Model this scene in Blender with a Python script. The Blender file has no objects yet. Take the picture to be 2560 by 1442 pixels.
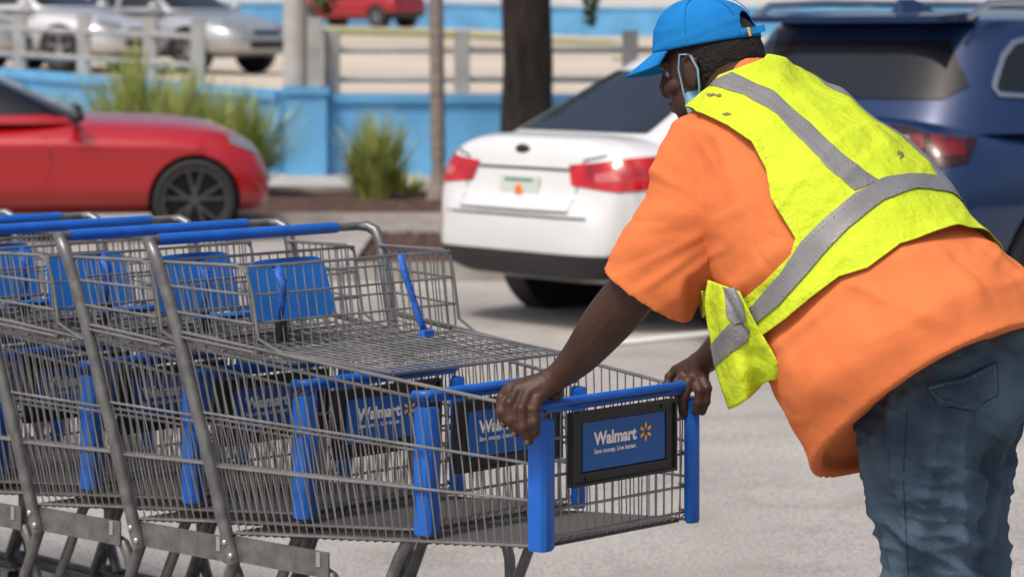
import bpy, bmesh, math, random
import numpy as np
from mathutils import Vector, Matrix, noise, Euler
random.seed(7)
S=bpy.context.scene
COL=S.collection
F=7170.0; H=1.5; YH=82.0
def P(px,py,Y): return Vector(((px-1280)*Y/F, Y, H-(py-YH)*Y/F))
def G(px,py):
    Y=F*H/(py-YH); return Vector(((px-1280)*Y/F,Y,0))
# ---------------------------------------------------------------- materials
def mat(name,col,rough=.5,metal=0,nscale=0,namt=0,bump=0,bscale=40,coat=0,col2=None,spec=.5,detail=4,stretch=None,bdist=.01):
    m=bpy.data.materials.new(name); m.use_nodes=True
    nt=m.node_tree; b=nt.nodes['Principled BSDF']
    b.inputs['Base Color'].default_value=(*col,1); b.inputs['Roughness'].default_value=rough
    b.inputs['Metallic'].default_value=metal; b.inputs['Coat Weight'].default_value=coat
    b.inputs['Coat Roughness'].default_value=.05
    b.inputs['Specular IOR Level'].default_value=spec
    tc=nt.nodes.new('ShaderNodeTexCoord'); src=tc.outputs['Object']
    if stretch:
        mp=nt.nodes.new('ShaderNodeMapping'); mp.inputs['Scale'].default_value=stretch
        nt.links.new(src,mp.inputs[0]); src=mp.outputs[0]
    if nscale:
        n=nt.nodes.new('ShaderNodeTexNoise'); n.inputs['Scale'].default_value=nscale; n.inputs['Detail'].default_value=detail
        nt.links.new(src,n.inputs['Vector'])
        r=nt.nodes.new('ShaderNodeValToRGB'); nt.links.new(n.outputs[0],r.inputs[0])
        c2=col2 or tuple(min(1,c*(1+namt)) for c in col)
        r.color_ramp.elements[0].position=.3; r.color_ramp.elements[1].position=.7
        r.color_ramp.elements[0].color=(*[c*(1-namt) for c in col],1); r.color_ramp.elements[1].color=(*c2,1)
        nt.links.new(r.outputs[0],b.inputs['Base Color'])
    if bump:
        n=nt.nodes.new('ShaderNodeTexNoise'); n.inputs['Scale'].default_value=bscale; n.inputs['Detail'].default_value=6
        nt.links.new(src,n.inputs['Vector'])
        bp=nt.nodes.new('ShaderNodeBump'); bp.inputs['Strength'].default_value=bump; bp.inputs['Distance'].default_value=bdist
        nt.links.new(n.outputs[0],bp.inputs['Height']); nt.links.new(bp.outputs[0],b.inputs['Normal'])
    return m
steel=mat('cart_steel',(.25,.245,.24),.34,.55,nscale=9,namt=.3)
tube_m=mat('cart_tube_grey',(.165,.165,.165),.38,.4,nscale=30,namt=.3,bump=.1,bscale=60)
floor_m=mat('cart_floor_grey',(.10,.10,.10),.45,.3)
blue_p=mat('blue_plastic',(.008,.115,.52),.38,0,nscale=14,namt=.16,bump=.08,bscale=90)
blue_f=mat('blue_flap_plastic',(.012,.145,.52),.42,0,nscale=10,namt=.18)
blue_s=mat('sign_blue',(.004,.105,.42),.4)
black_p=mat('black_plastic',(.010,.010,.012),.4,0,bump=.1,bscale=120)
white_i=mat('white_ink',(.9,.9,.9),.5)
yel_i=mat('yellow_ink',(1.0,.50,.01),.5)
zinc=mat('zinc_bolt',(.55,.55,.55),.35,.8)
rubber=mat('rubber',(.018,.018,.02),.75)
skin_m=mat('skin',(.056,.025,.016),.52,0,nscale=14,namt=.28,bump=.4,bscale=130,bdist=.002,spec=.38)
eye_m=mat('eye_white',(.35,.32,.30),.4)
nail_m=mat('nail',(.16,.085,.065),.35)
hair_m=mat('hair',(.012,.010,.009),.95,0,nscale=160,namt=.6,bump=1,bscale=260,bdist=.006)
shirt_m=mat('orange_cotton',(.69,.190,.066),.92,0,nscale=4,namt=.07,bump=.5,bscale=13,bdist=.012,spec=.12)
smudge_m=mat('dark_smudge',(.16,.18,.06),.9,0)
jean_m=mat('denim',(.022,.048,.084),.88,0,nscale=6,namt=.35,bump=.8,bscale=200,bdist=.003,spec=.2,col2=(.095,.150,.205),detail=8)
jean_st=mat('denim_seam',(.11,.15,.18),.85,0,nscale=60,namt=.3)
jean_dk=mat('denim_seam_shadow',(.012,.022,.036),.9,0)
cap_m=mat('blue_cap_cotton',(.012,.19,.52),.9,0,nscale=12,namt=.14,bump=.4,bscale=30,bdist=.006,spec=.12)
refl_m=mat('reflective_tape',(.20,.203,.21),.5,.1,nscale=14,namt=.12,bump=.3,bscale=14,bdist=.012)
mask_m=mat('mask_blue',(.20,.38,.58),.8,0)
strap_m=mat('strap_blue',(.02,.12,.5),.7,0,nscale=90,namt=.5)
def vest_material():
    m=mat('yellow_vest_mesh',(.72,.90,.012),.75,0,spec=.2)
    nt=m.node_tree; b=nt.nodes['Principled BSDF']; tc=nt.nodes['Texture Coordinate']
    v=nt.nodes.new('ShaderNodeTexVoronoi'); v.inputs['Scale'].default_value=230; v.inputs['Randomness'].default_value=.35; nt.links.new(tc.outputs['Object'],v.inputs['Vector'])
    r=nt.nodes.new('ShaderNodeValToRGB'); nt.links.new(v.outputs['Distance'],r.inputs[0])
    r.color_ramp.elements[0].position=.05; r.color_ramp.elements[0].color=(.38,.50,.018,1)
    r.color_ramp.elements[1].position=.4; r.color_ramp.elements[1].color=(.56,.69,.030,1)
    nt.links.new(r.outputs[0],b.inputs['Base Color'])
    n=nt.nodes.new('ShaderNodeTexNoise'); n.inputs['Scale'].default_value=10; n.inputs['Detail'].default_value=4; nt.links.new(tc.outputs['Object'],n.inputs['Vector'])
    bp0=nt.nodes.new('ShaderNodeBump'); bp0.inputs['Strength'].default_value=.9; bp0.inputs['Distance'].default_value=.03; nt.links.new(n.outputs[0],bp0.inputs['Height'])
    bp=nt.nodes.new('ShaderNodeBump'); bp.inputs['Strength'].default_value=.2; bp.inputs['Distance'].default_value=.0015
    nt.links.new(bp0.outputs[0],bp.inputs['Normal'])
    nt.links.new(v.outputs['Distance'],bp.inputs['Height']); nt.links.new(bp.outputs[0],b.inputs['Normal'])
    return m
vest_m=vest_material()
red_paint=mat('red_paint',(.42,.005,.009),.26,.1,coat=1)
red2=mat('red_paint_far',(.35,.01,.02),.3,.1,coat=.6)
white_paint=mat('white_paint',(.70,.71,.72),.28,0,coat=.8,nscale=3,namt=.03)
silver_paint=mat('silver_paint',(.46,.48,.50),.28,.5,coat=.8)
silver2=mat('pearl_paint',(.62,.64,.66),.3,.3,coat=.8)
navy_paint=mat('navy_paint',(.014,.038,.115),.22,.35,coat=.8)
glass=mat('dark_glass',(.010,.011,.013),.04,0,coat=.3)
trim=mat('black_trim',(.018,.018,.02),.5)
red_lamp=mat('red_lamp',(.45,.004,.01),.2,0,coat=.7,nscale=9,namt=.5)
deep_lamp=mat('deep_red_lamp',(.13,.002,.005),.3,0,coat=.3,nscale=16,namt=.5)
dark_lamp=mat('smoked_lamp',(.022,.003,.005),.25,0,coat=.4)
clear_lamp=mat('clear_lamp',(.30,.30,.32),.2,.3,coat=.6)
pink_lamp=mat('pink_lamp',(.55,.12,.12),.15,0,coat=1)
chrome=mat('chrome',(.6,.6,.6),.2,.95)
alloy_dark=mat('dark_alloy',(.13,.13,.135),.3,.8)
alloy=mat('alloy',(.45,.45,.46),.3,.8)
plate_m=mat('plate_white',(.6,.68,.62),.4)
green_i=mat('plate_green',(.05,.25,.16),.5)
orange_i=mat('plate_orange',(.8,.2,.03),.5)
gap_m=mat('panel_gap',(.05,.05,.055),.8)
gap_r=mat('red_panel_gap',(.10,.004,.006),.8)
wall_blue=mat('blue_painted_wall',(.12,.37,.66),.8,0,nscale=1.6,namt=.16,bump=.2,bscale=25)
conc=mat('pale_concrete',(.42,.41,.39),.85,0,nscale=3,namt=.15,bump=.2,bscale=30)
kerb_m=mat('kerb_concrete',(.33,.31,.29),.9,0,nscale=5,namt=.25,bump=.3,bscale=30)
conc_d=mat('grey_concrete_posts',(.36,.36,.35),.85,0,nscale=4,namt=.2)
road_m=mat('sunlit_road',(.52,.45,.37),.9,0,nscale=.12,namt=.14)
lawn=mat('verge_grass',(.26,.28,.07),.95,0,nscale=2.5,namt=.35)
mulch=mat('mulch',(.085,.045,.032),.95,0,nscale=9,namt=.55,bump=1,bscale=16,bdist=.06)
bark=mat('dark_bark',(.036,.026,.021),.95,0,nscale=4,namt=.6,bump=1,bscale=8,bdist=.06,stretch=(3,3,.6))
palm_b=mat('palm_bark',(.24,.20,.175),.9,0,nscale=6,namt=.25,bump=.5,bscale=10,stretch=(1,1,6))
leaf_m=mat('leaves',(.06,.11,.025),.7,0,nscale=2,namt=.4)
grassb=mat('ornamental_grass',(.20,.30,.05),.7,0,nscale=7,namt=.6,col2=(.56,.62,.18))
build_m=mat('pale_render',(.62,.62,.60),.85,0,nscale=.5,namt=.08)
paint_line=mat('line_paint',(.70,.70,.68),.8,0,nscale=9,namt=.12)
def ground_material():
    m=mat('lot_surface',(.3,.3,.3),.92)
    nt=m.node_tree; b=nt.nodes['Principled BSDF']; tc=nt.nodes['Texture Coordinate']
    def ns(sc,de=5,lac=2):
        n=nt.nodes.new('ShaderNodeTexNoise'); n.inputs['Scale'].default_value=sc; n.inputs['Detail'].default_value=de
        nt.links.new(tc.outputs['Object'],n.inputs['Vector']); return n
    a=ns(.55,8); r=nt.nodes.new('ShaderNodeValToRGB'); nt.links.new(a.outputs[0],r.inputs[0])
    r.color_ramp.elements[0].position=.32; r.color_ramp.elements[0].color=(.36,.34,.32,1)
    r.color_ramp.elements[1].position=.68; r.color_ramp.elements[1].color=(.49,.47,.445,1)
    c=ns(90,3); r2=nt.nodes.new('ShaderNodeValToRGB'); nt.links.new(c.outputs[0],r2.inputs[0])
    r2.color_ramp.elements[0].position=.33; r2.color_ramp.elements[0].color=(.55,.55,.55,1)
    r2.color_ramp.elements[1].position=.62; r2.color_ramp.elements[1].color=(1.0,1.0,1.0,1)
    mx=nt.nodes.new('ShaderNodeMix'); mx.data_type='RGBA'; mx.blend_type='MULTIPLY'; mx.inputs[0].default_value=1
    nt.links.new(r.outputs[0],mx.inputs[6]); nt.links.new(r2.outputs[0],mx.inputs[7])
    e=ns(2.3,6); r3=nt.nodes.new('ShaderNodeValToRGB'); nt.links.new(e.outputs[0],r3.inputs[0])
    r3.color_ramp.elements[0].position=.30; r3.color_ramp.elements[0].color=(.80,.79,.78,1)
    r3.color_ramp.elements[1].position=.50; r3.color_ramp.elements[1].color=(1,1,1,1)
    m2=nt.nodes.new('ShaderNodeMix'); m2.data_type='RGBA'; m2.blend_type='MULTIPLY'; m2.inputs[0].default_value=1
    nt.links.new(mx.outputs[2],m2.inputs[6]); nt.links.new(r3.outputs[0],m2.inputs[7]); nt.links.new(m2.outputs[2],b.inputs['Base Color'])
    bp=nt.nodes.new('ShaderNodeBump'); bp.inputs['Strength'].default_value=.5; bp.inputs['Distance'].default_value=.006
    nt.links.new(c.outputs[0],bp.inputs['Height']); nt.links.new(bp.outputs[0],b.inputs['Normal'])
    return m
ground_m=ground_material()
# ---------------------------------------------------------------- mesh builder
class MB:
    def __init__(s): s.v=[]; s.f=[]
    def ring(s,pts):
        i=len(s.v); s.v.extend([tuple(p) for p in pts]); return list(range(i,i+len(pts)))
    def loft(s,rings,cap=True,closed=True):
        R=[s.ring(r) for r in rings]; n=len(R[0])
        for a,b in zip(R[:-1],R[1:]):
            for k in range(n if closed else n-1):
                k2=(k+1)%n; s.f.append((a[k],a[k2],b[k2],b[k]))
        if cap:
            s.f.append(tuple(reversed(R[0]))); s.f.append(tuple(R[-1]))
    def tube(s,pts,r,n=8,cap=True):
        pts=[Vector(p) for p in pts]
        if not hasattr(r,'__len__'): r=[r]*len(pts)
        rings=[]; up=None
        for i,p in enumerate(pts):
            t=(pts[min(i+1,len(pts)-1)]-pts[max(i-1,0)])
            if t.length<1e-9: t=Vector((0,0,1))
            t.normalize()
            if up is None:
                up=Vector((0,0,1)) if abs(t.z)<.9 else Vector((1,0,0))
            a=(up-t*up.dot(t)).normalized(); b=t.cross(a); up=a
            rings.append([p+(a*math.cos(2*math.pi*k/n)+b*math.sin(2*math.pi*k/n))*r[i] for k in range(n)])
        s.loft(rings,cap)
    def box(s,c,size,R=None):
        c=Vector(c); hx,hy,hz=[q/2 for q in size]
        R=R or Matrix.Identity(3); i=len(s.v)
        for x in(-hx,hx):
            for y in(-hy,hy):
                for z in(-hz,hz): s.v.append(tuple(c+R@Vector((x,y,z))))
        for f in((0,1,3,2),(4,6,7,5),(0,4,5,1),(2,3,7,6),(0,2,6,4),(1,5,7,3)): s.f.append(tuple(i+k for k in f))
    def ell(s,c,rad,R=None,seg=20,rg=12):
        c=Vector(c); R=R or Matrix.Identity(3); rings=[]
        if not hasattr(rad,'__len__'): rad=(rad,)*3
        for j in range(1,rg):
            th=math.pi*j/rg-math.pi/2
            rings.append([c+R@Vector((rad[0]*math.cos(th)*math.cos(2*math.pi*k/seg),rad[1]*math.cos(th)*math.sin(2*math.pi*k/seg),rad[2]*math.sin(th))) for k in range(seg)])
        i0=len(s.v); s.loft(rings,cap=False)
        b=len(s.v); s.v.append(tuple(c+R@Vector((0,0,-rad[2])))); s.v.append(tuple(c+R@Vector((0,0,rad[2]))))
        last=i0+(rg-2)*seg
        for k in range(seg):
            k2=(k+1)%seg
            s.f.append((b,i0+k2,i0+k)); s.f.append((b+1,last+k,last+k2))
    def chain(s,pts,r,n=16):
        s.tube(pts,r,n)
        for p,q in zip(pts,r): s.ell(p,q*1.0,seg=n,rg=10)
    def grid(s,rows):
        s.loft(rows,cap=False,closed=False)
    def quad(s,*p):
        i=len(s.v); s.v.extend([tuple(q) for q in p]); s.f.append(tuple(range(i,i+len(p))))
    def build(s,name,m,parent=None,smooth=True,ang=38,org=None):
        v=s.v
        if org is not None: v=[(a-org[0],b-org[1],c-org[2]) for a,b,c in v]
        me=bpy.data.meshes.new(name); me.from_pydata(v,[],s.f); me.update()
        if smooth: me.shade_smooth(); me.set_sharp_from_angle(angle=math.radians(ang))
        me.materials.append(m)
        o=bpy.data.objects.new(name,me); COL.objects.link(o)
        if parent: o.parent=parent
        return o
def tag(o,label=None,cat=None,group=None,kind=None):
    if label:o['label']=label
    if cat:o['category']=cat
    if group:o['group']=group
    if kind:o['kind']=kind
    return o
def empty(name,loc,rz=0):
    o=bpy.data.objects.new(name,None); COL.objects.link(o); o.location=loc; o.rotation_euler=(0,0,rz); o.empty_display_size=.1; return o
def copy_tree(o,parent=None):
    c=o.copy(); COL.objects.link(c)
    if parent: c.parent=parent
    for ch in list(o.children): copy_tree(ch,c)
    return c
def evaluated(mb,mods):
    me=bpy.data.meshes.new('tmp'); me.from_pydata(mb.v,[],mb.f); me.update()
    o=bpy.data.objects.new('tmp',me); COL.objects.link(o)
    for f in mods: f(o)
    bpy.context.view_layer.update()
    dg=bpy.context.evaluated_depsgraph_get()
    r=bpy.data.meshes.new_from_object(o.evaluated_get(dg))
    bpy.data.objects.remove(o); return r
def remesh(mb,vox,sm=4,fac=.5):
    def f(o):
        m=o.modifiers.new('r','REMESH'); m.mode='VOXEL'; m.voxel_size=vox
        if sm:
            k=o.modifiers.new('s','SMOOTH'); k.factor=fac; k.iterations=sm
    return evaluated(mb,[f])
def displace(me,fn,mul=None):
    n=len(me.vertices); co=np.empty(n*3); me.vertices.foreach_get('co',co); co=co.reshape(-1,3)
    no=np.empty(n*3); me.vertices.foreach_get('normal',no); no=no.reshape(-1,3)
    d=np.array([fn(Vector(p)) for p in co])
    if mul is not None:
        k=mul(co); d=d*k-.004*(1-k)
    co=co+no*d[:,None]
    me.vertices.foreach_set('co',co.reshape(-1)); me.update()
def link_mesh(name,me,m,parent=None,org=None):
    me.materials.clear(); me.materials.append(m); me.shade_smooth(); me.name=name
    if org is not None: me.transform(Matrix.Translation(-Vector(org)))
    o=bpy.data.objects.new(name,me); COL.objects.link(o)
    if parent:o.parent=parent
    return o
# ---------------------------------------------------------------- surface clipping
def tris_of(me):
    me.calc_loop_triangles()
    nv=len(me.vertices)
    co=np.empty(nv*3); me.vertices.foreach_get('co',co); co=co.reshape(-1,3)
    no=np.empty(nv*3); me.vertices.foreach_get('normal',no); no=no.reshape(-1,3)
    t=np.empty(len(me.loop_triangles)*3,dtype=np.int32); me.loop_triangles.foreach_get('vertices',t); t=t.reshape(-1,3)
    return co[t],no[t]
def seg_dist(p,a,b):
    ab=b-a; t=np.clip(((p-a)@ab)/max(ab@ab,1e-12),0,1); return np.linalg.norm(p-(a+t[:,None]*ab),axis=1)
def sd_poly(p,poly):
    poly=np.array(poly,float); d=np.full(len(p),1e9); ins=np.zeros(len(p),bool)
    for i in range(len(poly)):
        a=poly[i];b=poly[(i+1)%len(poly)]
        d=np.minimum(d,seg_dist(p,a,b))
        if a[1]!=b[1]:
            c=((a[1]>p[:,1])!=(b[1]>p[:,1]))&(p[:,0]<(b[0]-a[0])*(p[:,1]-a[1])/(b[1]-a[1])+a[0]); ins^=c
    return np.where(ins,d,-d)
def sd_stroke(p,line,w):
    line=np.array(line,float); d=np.full(len(p),1e9)
    for a,b in zip(line[:-1],line[1:]): d=np.minimum(d,seg_dist(p,a,b))
    return w/2-d
def clip(me_or_tris,field,off,name,m,parent=None,h=.02,filt=None,org=None,thick=0,iters=4,offn=None):
    T,N=tris_of(me_or_tris) if not isinstance(me_or_tris,tuple) else me_or_tris
    if filt is not None:
        k=filt(T.mean(axis=1),N.mean(axis=1)); T=T[k];N=N[k]
    for it in range(iters+1):
        if len(T)==0: break
        f=field(T.reshape(-1,3)).reshape(-1,3)
        L=np.max([np.linalg.norm(T[:,i]-T[:,(i+1)%3],axis=1) for i in range(3)],axis=0)
        keep=f.max(axis=1)>-L*1.2; T=T[keep];N=N[keep];f=f[keep];L=L[keep]
        if it==iters: break
        sp=(L>h)&(np.abs(f).min(axis=1)<L*1.2)
        if not sp.any(): break
        A=T[sp];B=N[sp]
        m01=(A[:,0]+A[:,1])/2;m12=(A[:,1]+A[:,2])/2;m20=(A[:,2]+A[:,0])/2
        n01=(B[:,0]+B[:,1])/2;n12=(B[:,1]+B[:,2])/2;n20=(B[:,2]+B[:,0])/2
        st=lambda a,b,c:np.stack([a,b,c],axis=1)
        T=np.concatenate([T[~sp],st(A[:,0],m01,m20),st(m01,A[:,1],m12),st(m20,m12,A[:,2]),st(m01,m12,m20)])
        N=np.concatenate([N[~sp],st(B[:,0],n01,n20),st(n01,B[:,1],n12),st(n20,n12,B[:,2]),st(n01,n12,n20)])
    V=[];Fc=[];
    if len(T):
        f=field(T.reshape(-1,3)).reshape(-1,3)
        ok=f.max(axis=1)>0; T=T[ok];N=N[ok];f=f[ok]
    if len(T):
        full=f.min(axis=1)>0
        pos=[];nrm=[]
        A=T[full].reshape(-1,3);B=N[full].reshape(-1,3); nfull=int(full.sum())
        Fc=[(3*i,3*i+1,3*i+2) for i in range(nfull)]; cnt=3*nfull
        for t,n,q in zip(T[~full],N[~full],f[~full]):
            out=0
            for i in range(3):
                j=(i+1)%3
                if q[i]>0: pos.append(t[i]);nrm.append(n[i]);out+=1
                if (q[i]>0)!=(q[j]>0):
                    a=q[i]/(q[i]-q[j]); pos.append(t[i]+(t[j]-t[i])*a); nrm.append(n[i]+(n[j]-n[i])*a); out+=1
            Fc.append(tuple(range(cnt,cnt+out))); cnt+=out
        if pos: A=np.concatenate([A,np.array(pos)]);B=np.concatenate([B,np.array(nrm)])
        key=np.round(A*1e5).astype(np.int64); u,idx,inv=np.unique(key,axis=0,return_index=True,return_inverse=True); inv=inv.reshape(-1).tolist()
        A=A[idx];B=B[idx]
        if offn is None: A=A+B*off
        else:
            o_=np.array([off+offn(p) for p in A]); A=A+B*o_[:,None]
        V=A.tolist(); Fn=[]
        for fc in Fc:
            g=[]
            for i in fc:
                k=inv[i]
                if k not in g: g.append(k)
            if len(g)>=3: Fn.append(tuple(g))
        Fc=Fn
    me=bpy.data.meshes.new(name); me.from_pydata(V,[],Fc); me.validate()
    me.shade_smooth(); me.materials.append(m)
    if org is not None: me.transform(Matrix.Translation(-Vector(org)))
    o=bpy.data.objects.new(name,me); COL.objects.link(o)
    if parent:o.parent=parent
    if thick:
        s=o.modifiers.new('solid','SOLIDIFY'); s.thickness=thick; s.offset=-1
    return o
def catmull(st,m):
    st=np.array(st,float); out=[]
    n=len(st)
    for i in range(n-1):
        p0=st[max(i-1,0)];p1=st[i];p2=st[i+1];p3=st[min(i+2,n-1)]
        for k in range(m):
            t=k/m
            out.append(.5*((2*p1)+(-p0+p2)*t+(2*p0-5*p1+4*p2-p3)*t*t+(-p0+3*p1-3*p2+p3)*t**3))
    out.append(st[-1]); return np.array(out)
# ---------------------------------------------------------------- camera, light
cam=bpy.data.cameras.new('camera'); co=bpy.data.objects.new('camera',cam); COL.objects.link(co); S.camera=co
co.location=(0,0,H); co.rotation_euler=(math.radians(90),0,0)
cam.sensor_width=36; cam.lens=36*F/2560; cam.shift_y=-(721-YH)/2560; cam.clip_end=2000; cam.clip_start=.1
cam.dof.use_dof=True; cam.dof.focus_distance=5.75; cam.dof.aperture_fstop=5.6
w=bpy.data.worlds.new('World'); S.world=w; w.use_nodes=True
sk=w.node_tree.nodes.new('ShaderNodeTexSky'); sk.sky_type='NISHITA'; sk.sun_disc=False
el=math.radians(58); az=math.radians(215)
sk.sun_elevation=el; sk.sun_rotation=az; sk.dust_density=6; sk.air_density=1; sk.ozone_density=.6
bg=w.node_tree.nodes['Background']; bg.inputs[1].default_value=.14
w.node_tree.links.new(sk.outputs[0],bg.inputs[0])
sd=Vector((math.sin(az)*math.cos(el),math.cos(az)*math.cos(el),math.sin(el)))
sl=bpy.data.lights.new('sun','SUN'); sl.energy=2.1; sl.angle=math.radians(10); sl.color=(1,.94,.86)
so=bpy.data.objects.new('sun',sl); COL.objects.link(so); so.rotation_euler=(-sd).to_track_quat('-Z','Y').to_euler()
S.view_settings.view_transform='Standard'; S.view_settings.look='None'; S.view_settings.exposure=0
# ---------------------------------------------------------------- setting
ph=math.radians(43); AX=Vector((-math.cos(ph),math.sin(ph),0)); LAT=Vector((-math.sin(ph),-math.cos(ph),0)); C0=Vector((.22,5.984,0))
def sms(a,b,x):
    t=max(0,min(1,(x-a)/(b-a))); return t*t*(3-2*t)
def gz(x,y):
    p=Vector((x,y,0))-C0; u=p.dot(AX); l=abs(p.dot(LAT))
    return -.020*max(0,min(u,4.2))*(1-sms(4.2,9,u))*(1-sms(1.2,4.5,l))
gx=[-150,-60,-25,-12]+[-9+.4*i for i in range(36)]+[6,9,14,25,60,150]
gy=[-40,-10,0,3]+[4+.4*i for i in range(28)]+[16,18,22,30,50,100,600]
mb=MB(); mb.grid([[(x,y,gz(x,y)) for x in gx] for y in gy]); tag(mb.build('ground',ground_m),kind='structure')
def yedge(x): return 29.85+(max(0,min(13,-2.4-x)))*1.58
def tz(x,y):
    z=.70+.0095*(min(y,130)-30)+.02*max(0,min(13,-2.4-x))
    a=max(0,min(1,(y-55)/30)); b=max(0,min(1,(3-x)/6)); return z+.30*a*a*(3-2*a)*b*b*(3-2*b)
mb=MB(); xs=[-60,-40,-25,-15.4,-12,-9,-7,-5,-3.5,-2.4,-1,0,1,2,3,5,8,12,20,40,80]; ts=[0,.01,.03,.06,.1,.14,.18,.22,.27,.33,.4,.5,.7,1]
mb.grid([[(x,yedge(x)+(400-yedge(x))*t,tz(x,yedge(x)+(400-yedge(x))*t)) for x in xs] for t in ts])
tag(mb.build('road',road_m),kind='structure')
def strip(name,m,y0,y1,x0,x1,up=.03):
    mb=MB(); n=20
    mb.grid([[(x0+(x1-x0)*k/n,y,tz(x0+(x1-x0)*k/n,y)+up) for k in range(n+1)] for y in np.linspace(y0,y1,6)])
    return tag(mb.build(name,m),kind='structure')
strip('grass_verge',lawn,78,86,-9,3); strip('grass_median',lawn,56,58.5,2,6,.02)
mb=MB(); mb.quad((-15,26.4,.04),(14,26.4,.04),(14,29.7,.04),(-15,38,.04)); mb.quad((-15,26.4,0),(14,26.4,0),(14,26.4,.04),(-15,26.4,.04))
tag(mb.build('pavement',conc,smooth=False),kind='structure')
def island(name,x0,x1,y0,y1):
    mb=MB(); k=.13
    nx,ny=70,30
    mb.grid([[(x0+k+(x1-x0-2*k)*i/nx,y0+k+(y1-y0-2*k)*j/ny,.058+.035*noise.noise(Vector((i*.7,j*.9,x0)))) for i in range(nx+1)] for j in range(ny+1)])
    tag(mb.build(name,mulch,smooth=False),kind='structure')
    mb=MB(); mb.box(((x0+x1)/2,y0+k/2,.052),(x1-x0,k,.104)); mb.box(((x0+x1)/2,y1-k/2,.046),(x1-x0,k,.092))
    mb.box((x0+k/2,(y0+y1)/2,.051),(k,y1-y0-2*k,.102)); mb.box((x1-k/2,(y0+y1)/2,.051),(k,y1-y0-2*k,.102))
    tag(mb.build('kerb',kerb_m,smooth=False),kind='structure')
island('mulch_bed',-2.7,9,22.1,26.38); island('mulch_bed',-1.1,1.2,17.3,20.8)
mb=MB(); a=G(1440,868);b=G(2000,812); n=Vector((0,.11,0)); mb.quad(a-n+Vector((0,0,.006)),b-n+Vector((0,0,.006)),b+n+Vector((0,0,.006)),a+n+Vector((0,0,.006)))
tag(mb.build('painted_line',paint_line,smooth=False),kind='structure')
def wall(name,pts,z0,ztops,th,m,label,capm=None):
    root=empty(name,(pts[0][0],pts[0][1],0)); o=pts[0]
    mb=MB(); cp=MB()
    for (a,za),(b,zb_) in zip(list(zip(pts,ztops))[:-1],list(zip(pts,ztops))[1:]):
        A=Vector((a[0]-o[0],a[1]-o[1],0));B=Vector((b[0]-o[0],b[1]-o[1],0)); d=(B-A).normalized(); nn=Vector((d.y,-d.x,0))*th
        Z=lambda p,z:(p.x,p.y,z)
        mb.loft([[Z(A+nn,z0),Z(A-nn,z0),Z(A-nn,za),Z(A+nn,za)],[Z(B+nn,z0),Z(B-nn,z0),Z(B-nn,zb_),Z(B+nn,zb_)]])
        n2=nn*1.35
        cp.loft([[Z(A+n2,za+.003),Z(A-n2,za+.003),Z(A-n2,za+.09),Z(A+n2,za+.09)],[Z(B+n2,zb_+.003),Z(B-n2,zb_+.003),Z(B-n2,zb_+.09),Z(B+n2,zb_+.09)]])
    mb.build('wall_face',m,root,smooth=False); cp.build('coping',capm or m,root,smooth=False)
    tag(root,label,'wall'); return root
wall('retaining_wall',[(-1.95,29.62),(14,29.62)],0,[.78,.74],.14,wall_blue,'low blue painted retaining wall running right behind the palm trunk')
wall('retaining_wall',[(-2.3,29.75),(-6.5,36.4),(-14,48)],0,[.80,.95,1.15],.14,wall_blue,'low blue painted retaining wall receding left behind the ornamental grass')
wall('far_wall',[(-60,100),(-3,100),(3,100),(80,100)],.5,[2.45,2.45,2.3,2.3],.15,wall_blue,'distant blue painted wall beyond the upper road')
def railing(name,posts,label,pw=.13,hgt=.76,pt=None):
    root=empty(name,(posts[0][0],posts[0][1],0)); o=Vector((posts[0][0],posts[0][1],0))
    for x,y,z in posts:
        mb=MB(); mb.box((x-o.x,y-o.y,z+hgt/2),(pw,pw,hgt)); mb.build('post',conc_d,root,smooth=False)
    for k in (.30,.72):
        mb=MB(); mb.tube([(x-o.x,y-o.y,z+hgt*k) for x,y,z in posts],.035,8); mb.build('rail',conc_d,root)
    tag(root,label,'railing'); return root
L=[]
for px in (495,375,210,50,-110):
    i=len(L); Y={495:31.7,375:33.0,210:34.6,50:36.4,-110:38.2}[px]
    L.append(((px-1280)*Y/F,Y,.90+.03*i))
railing('post_and_rail_fence',L,'pale concrete post and rail fence on the blue wall in front of silver cars',.15)
railing('post_and_rail_fence',[((px-1280)*29.62/F,29.62,.80) for px in (830,1155,1575,1990,2400)],'pale post and rail fence on the blue wall behind the tree trunks',.16,.72)
root=empty('concrete_pole',((738-1280)*29.5/F,29.5,0)); mb=MB(); mb.tube([(0,0,.95),(0,0,7.5)],[.125,.09],16); mb.build('shaft',conc,root)
mb=MB(); mb.tube([(0,0,7.4),(.6,0,7.7),(1.4,0,7.75)],.04,8); mb.build('arm',conc_d,root); mb=MB(); mb.box((1.5,0,7.72),(.6,.22,.1)); mb.build('lamp_head',conc_d,root)
tag(root,'tall pale concrete lamp pole standing on the blue pier','lamp pole')
root=empty('wall_pier',((768-1280)*29.5/F,29.5,0)); mb=MB(); mb.box((0,0,.43),(.42,.40,.86)); mb.build('pier_block',wall_blue,root,smooth=False)
mb=MB(); mb.box((0,0,.905),(.48,.46,.08)); mb.build('cap_stone',wall_blue,root,smooth=False)
tag(root,'blue painted pier between the two blue retaining walls','pier')
mb=MB(); mb.box((0,0,.35),(.15,.15,.72)); o=mb.build('stub_post',conc_d,smooth=False); o.location=((787-1280)*29.4/F,29.4,.948); tag(o,'short thick grey concrete post beside the lamp pole on the pier','post')
root=empty('far_railing',(0,100,0))
for k in range(48):
    mb=MB(); mb.box((-14+k*.9,0,2.8),(.14,.14,.75)); mb.build('baluster',build_m,root,smooth=False)
for z in(2.62,2.95):
    mb=MB(); mb.tube([(-14,0,z),(29,0,z)],.05,6); mb.build('rail',build_m,root)
tag(root,'white balustrade along the top of the distant blue wall','railing')
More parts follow.
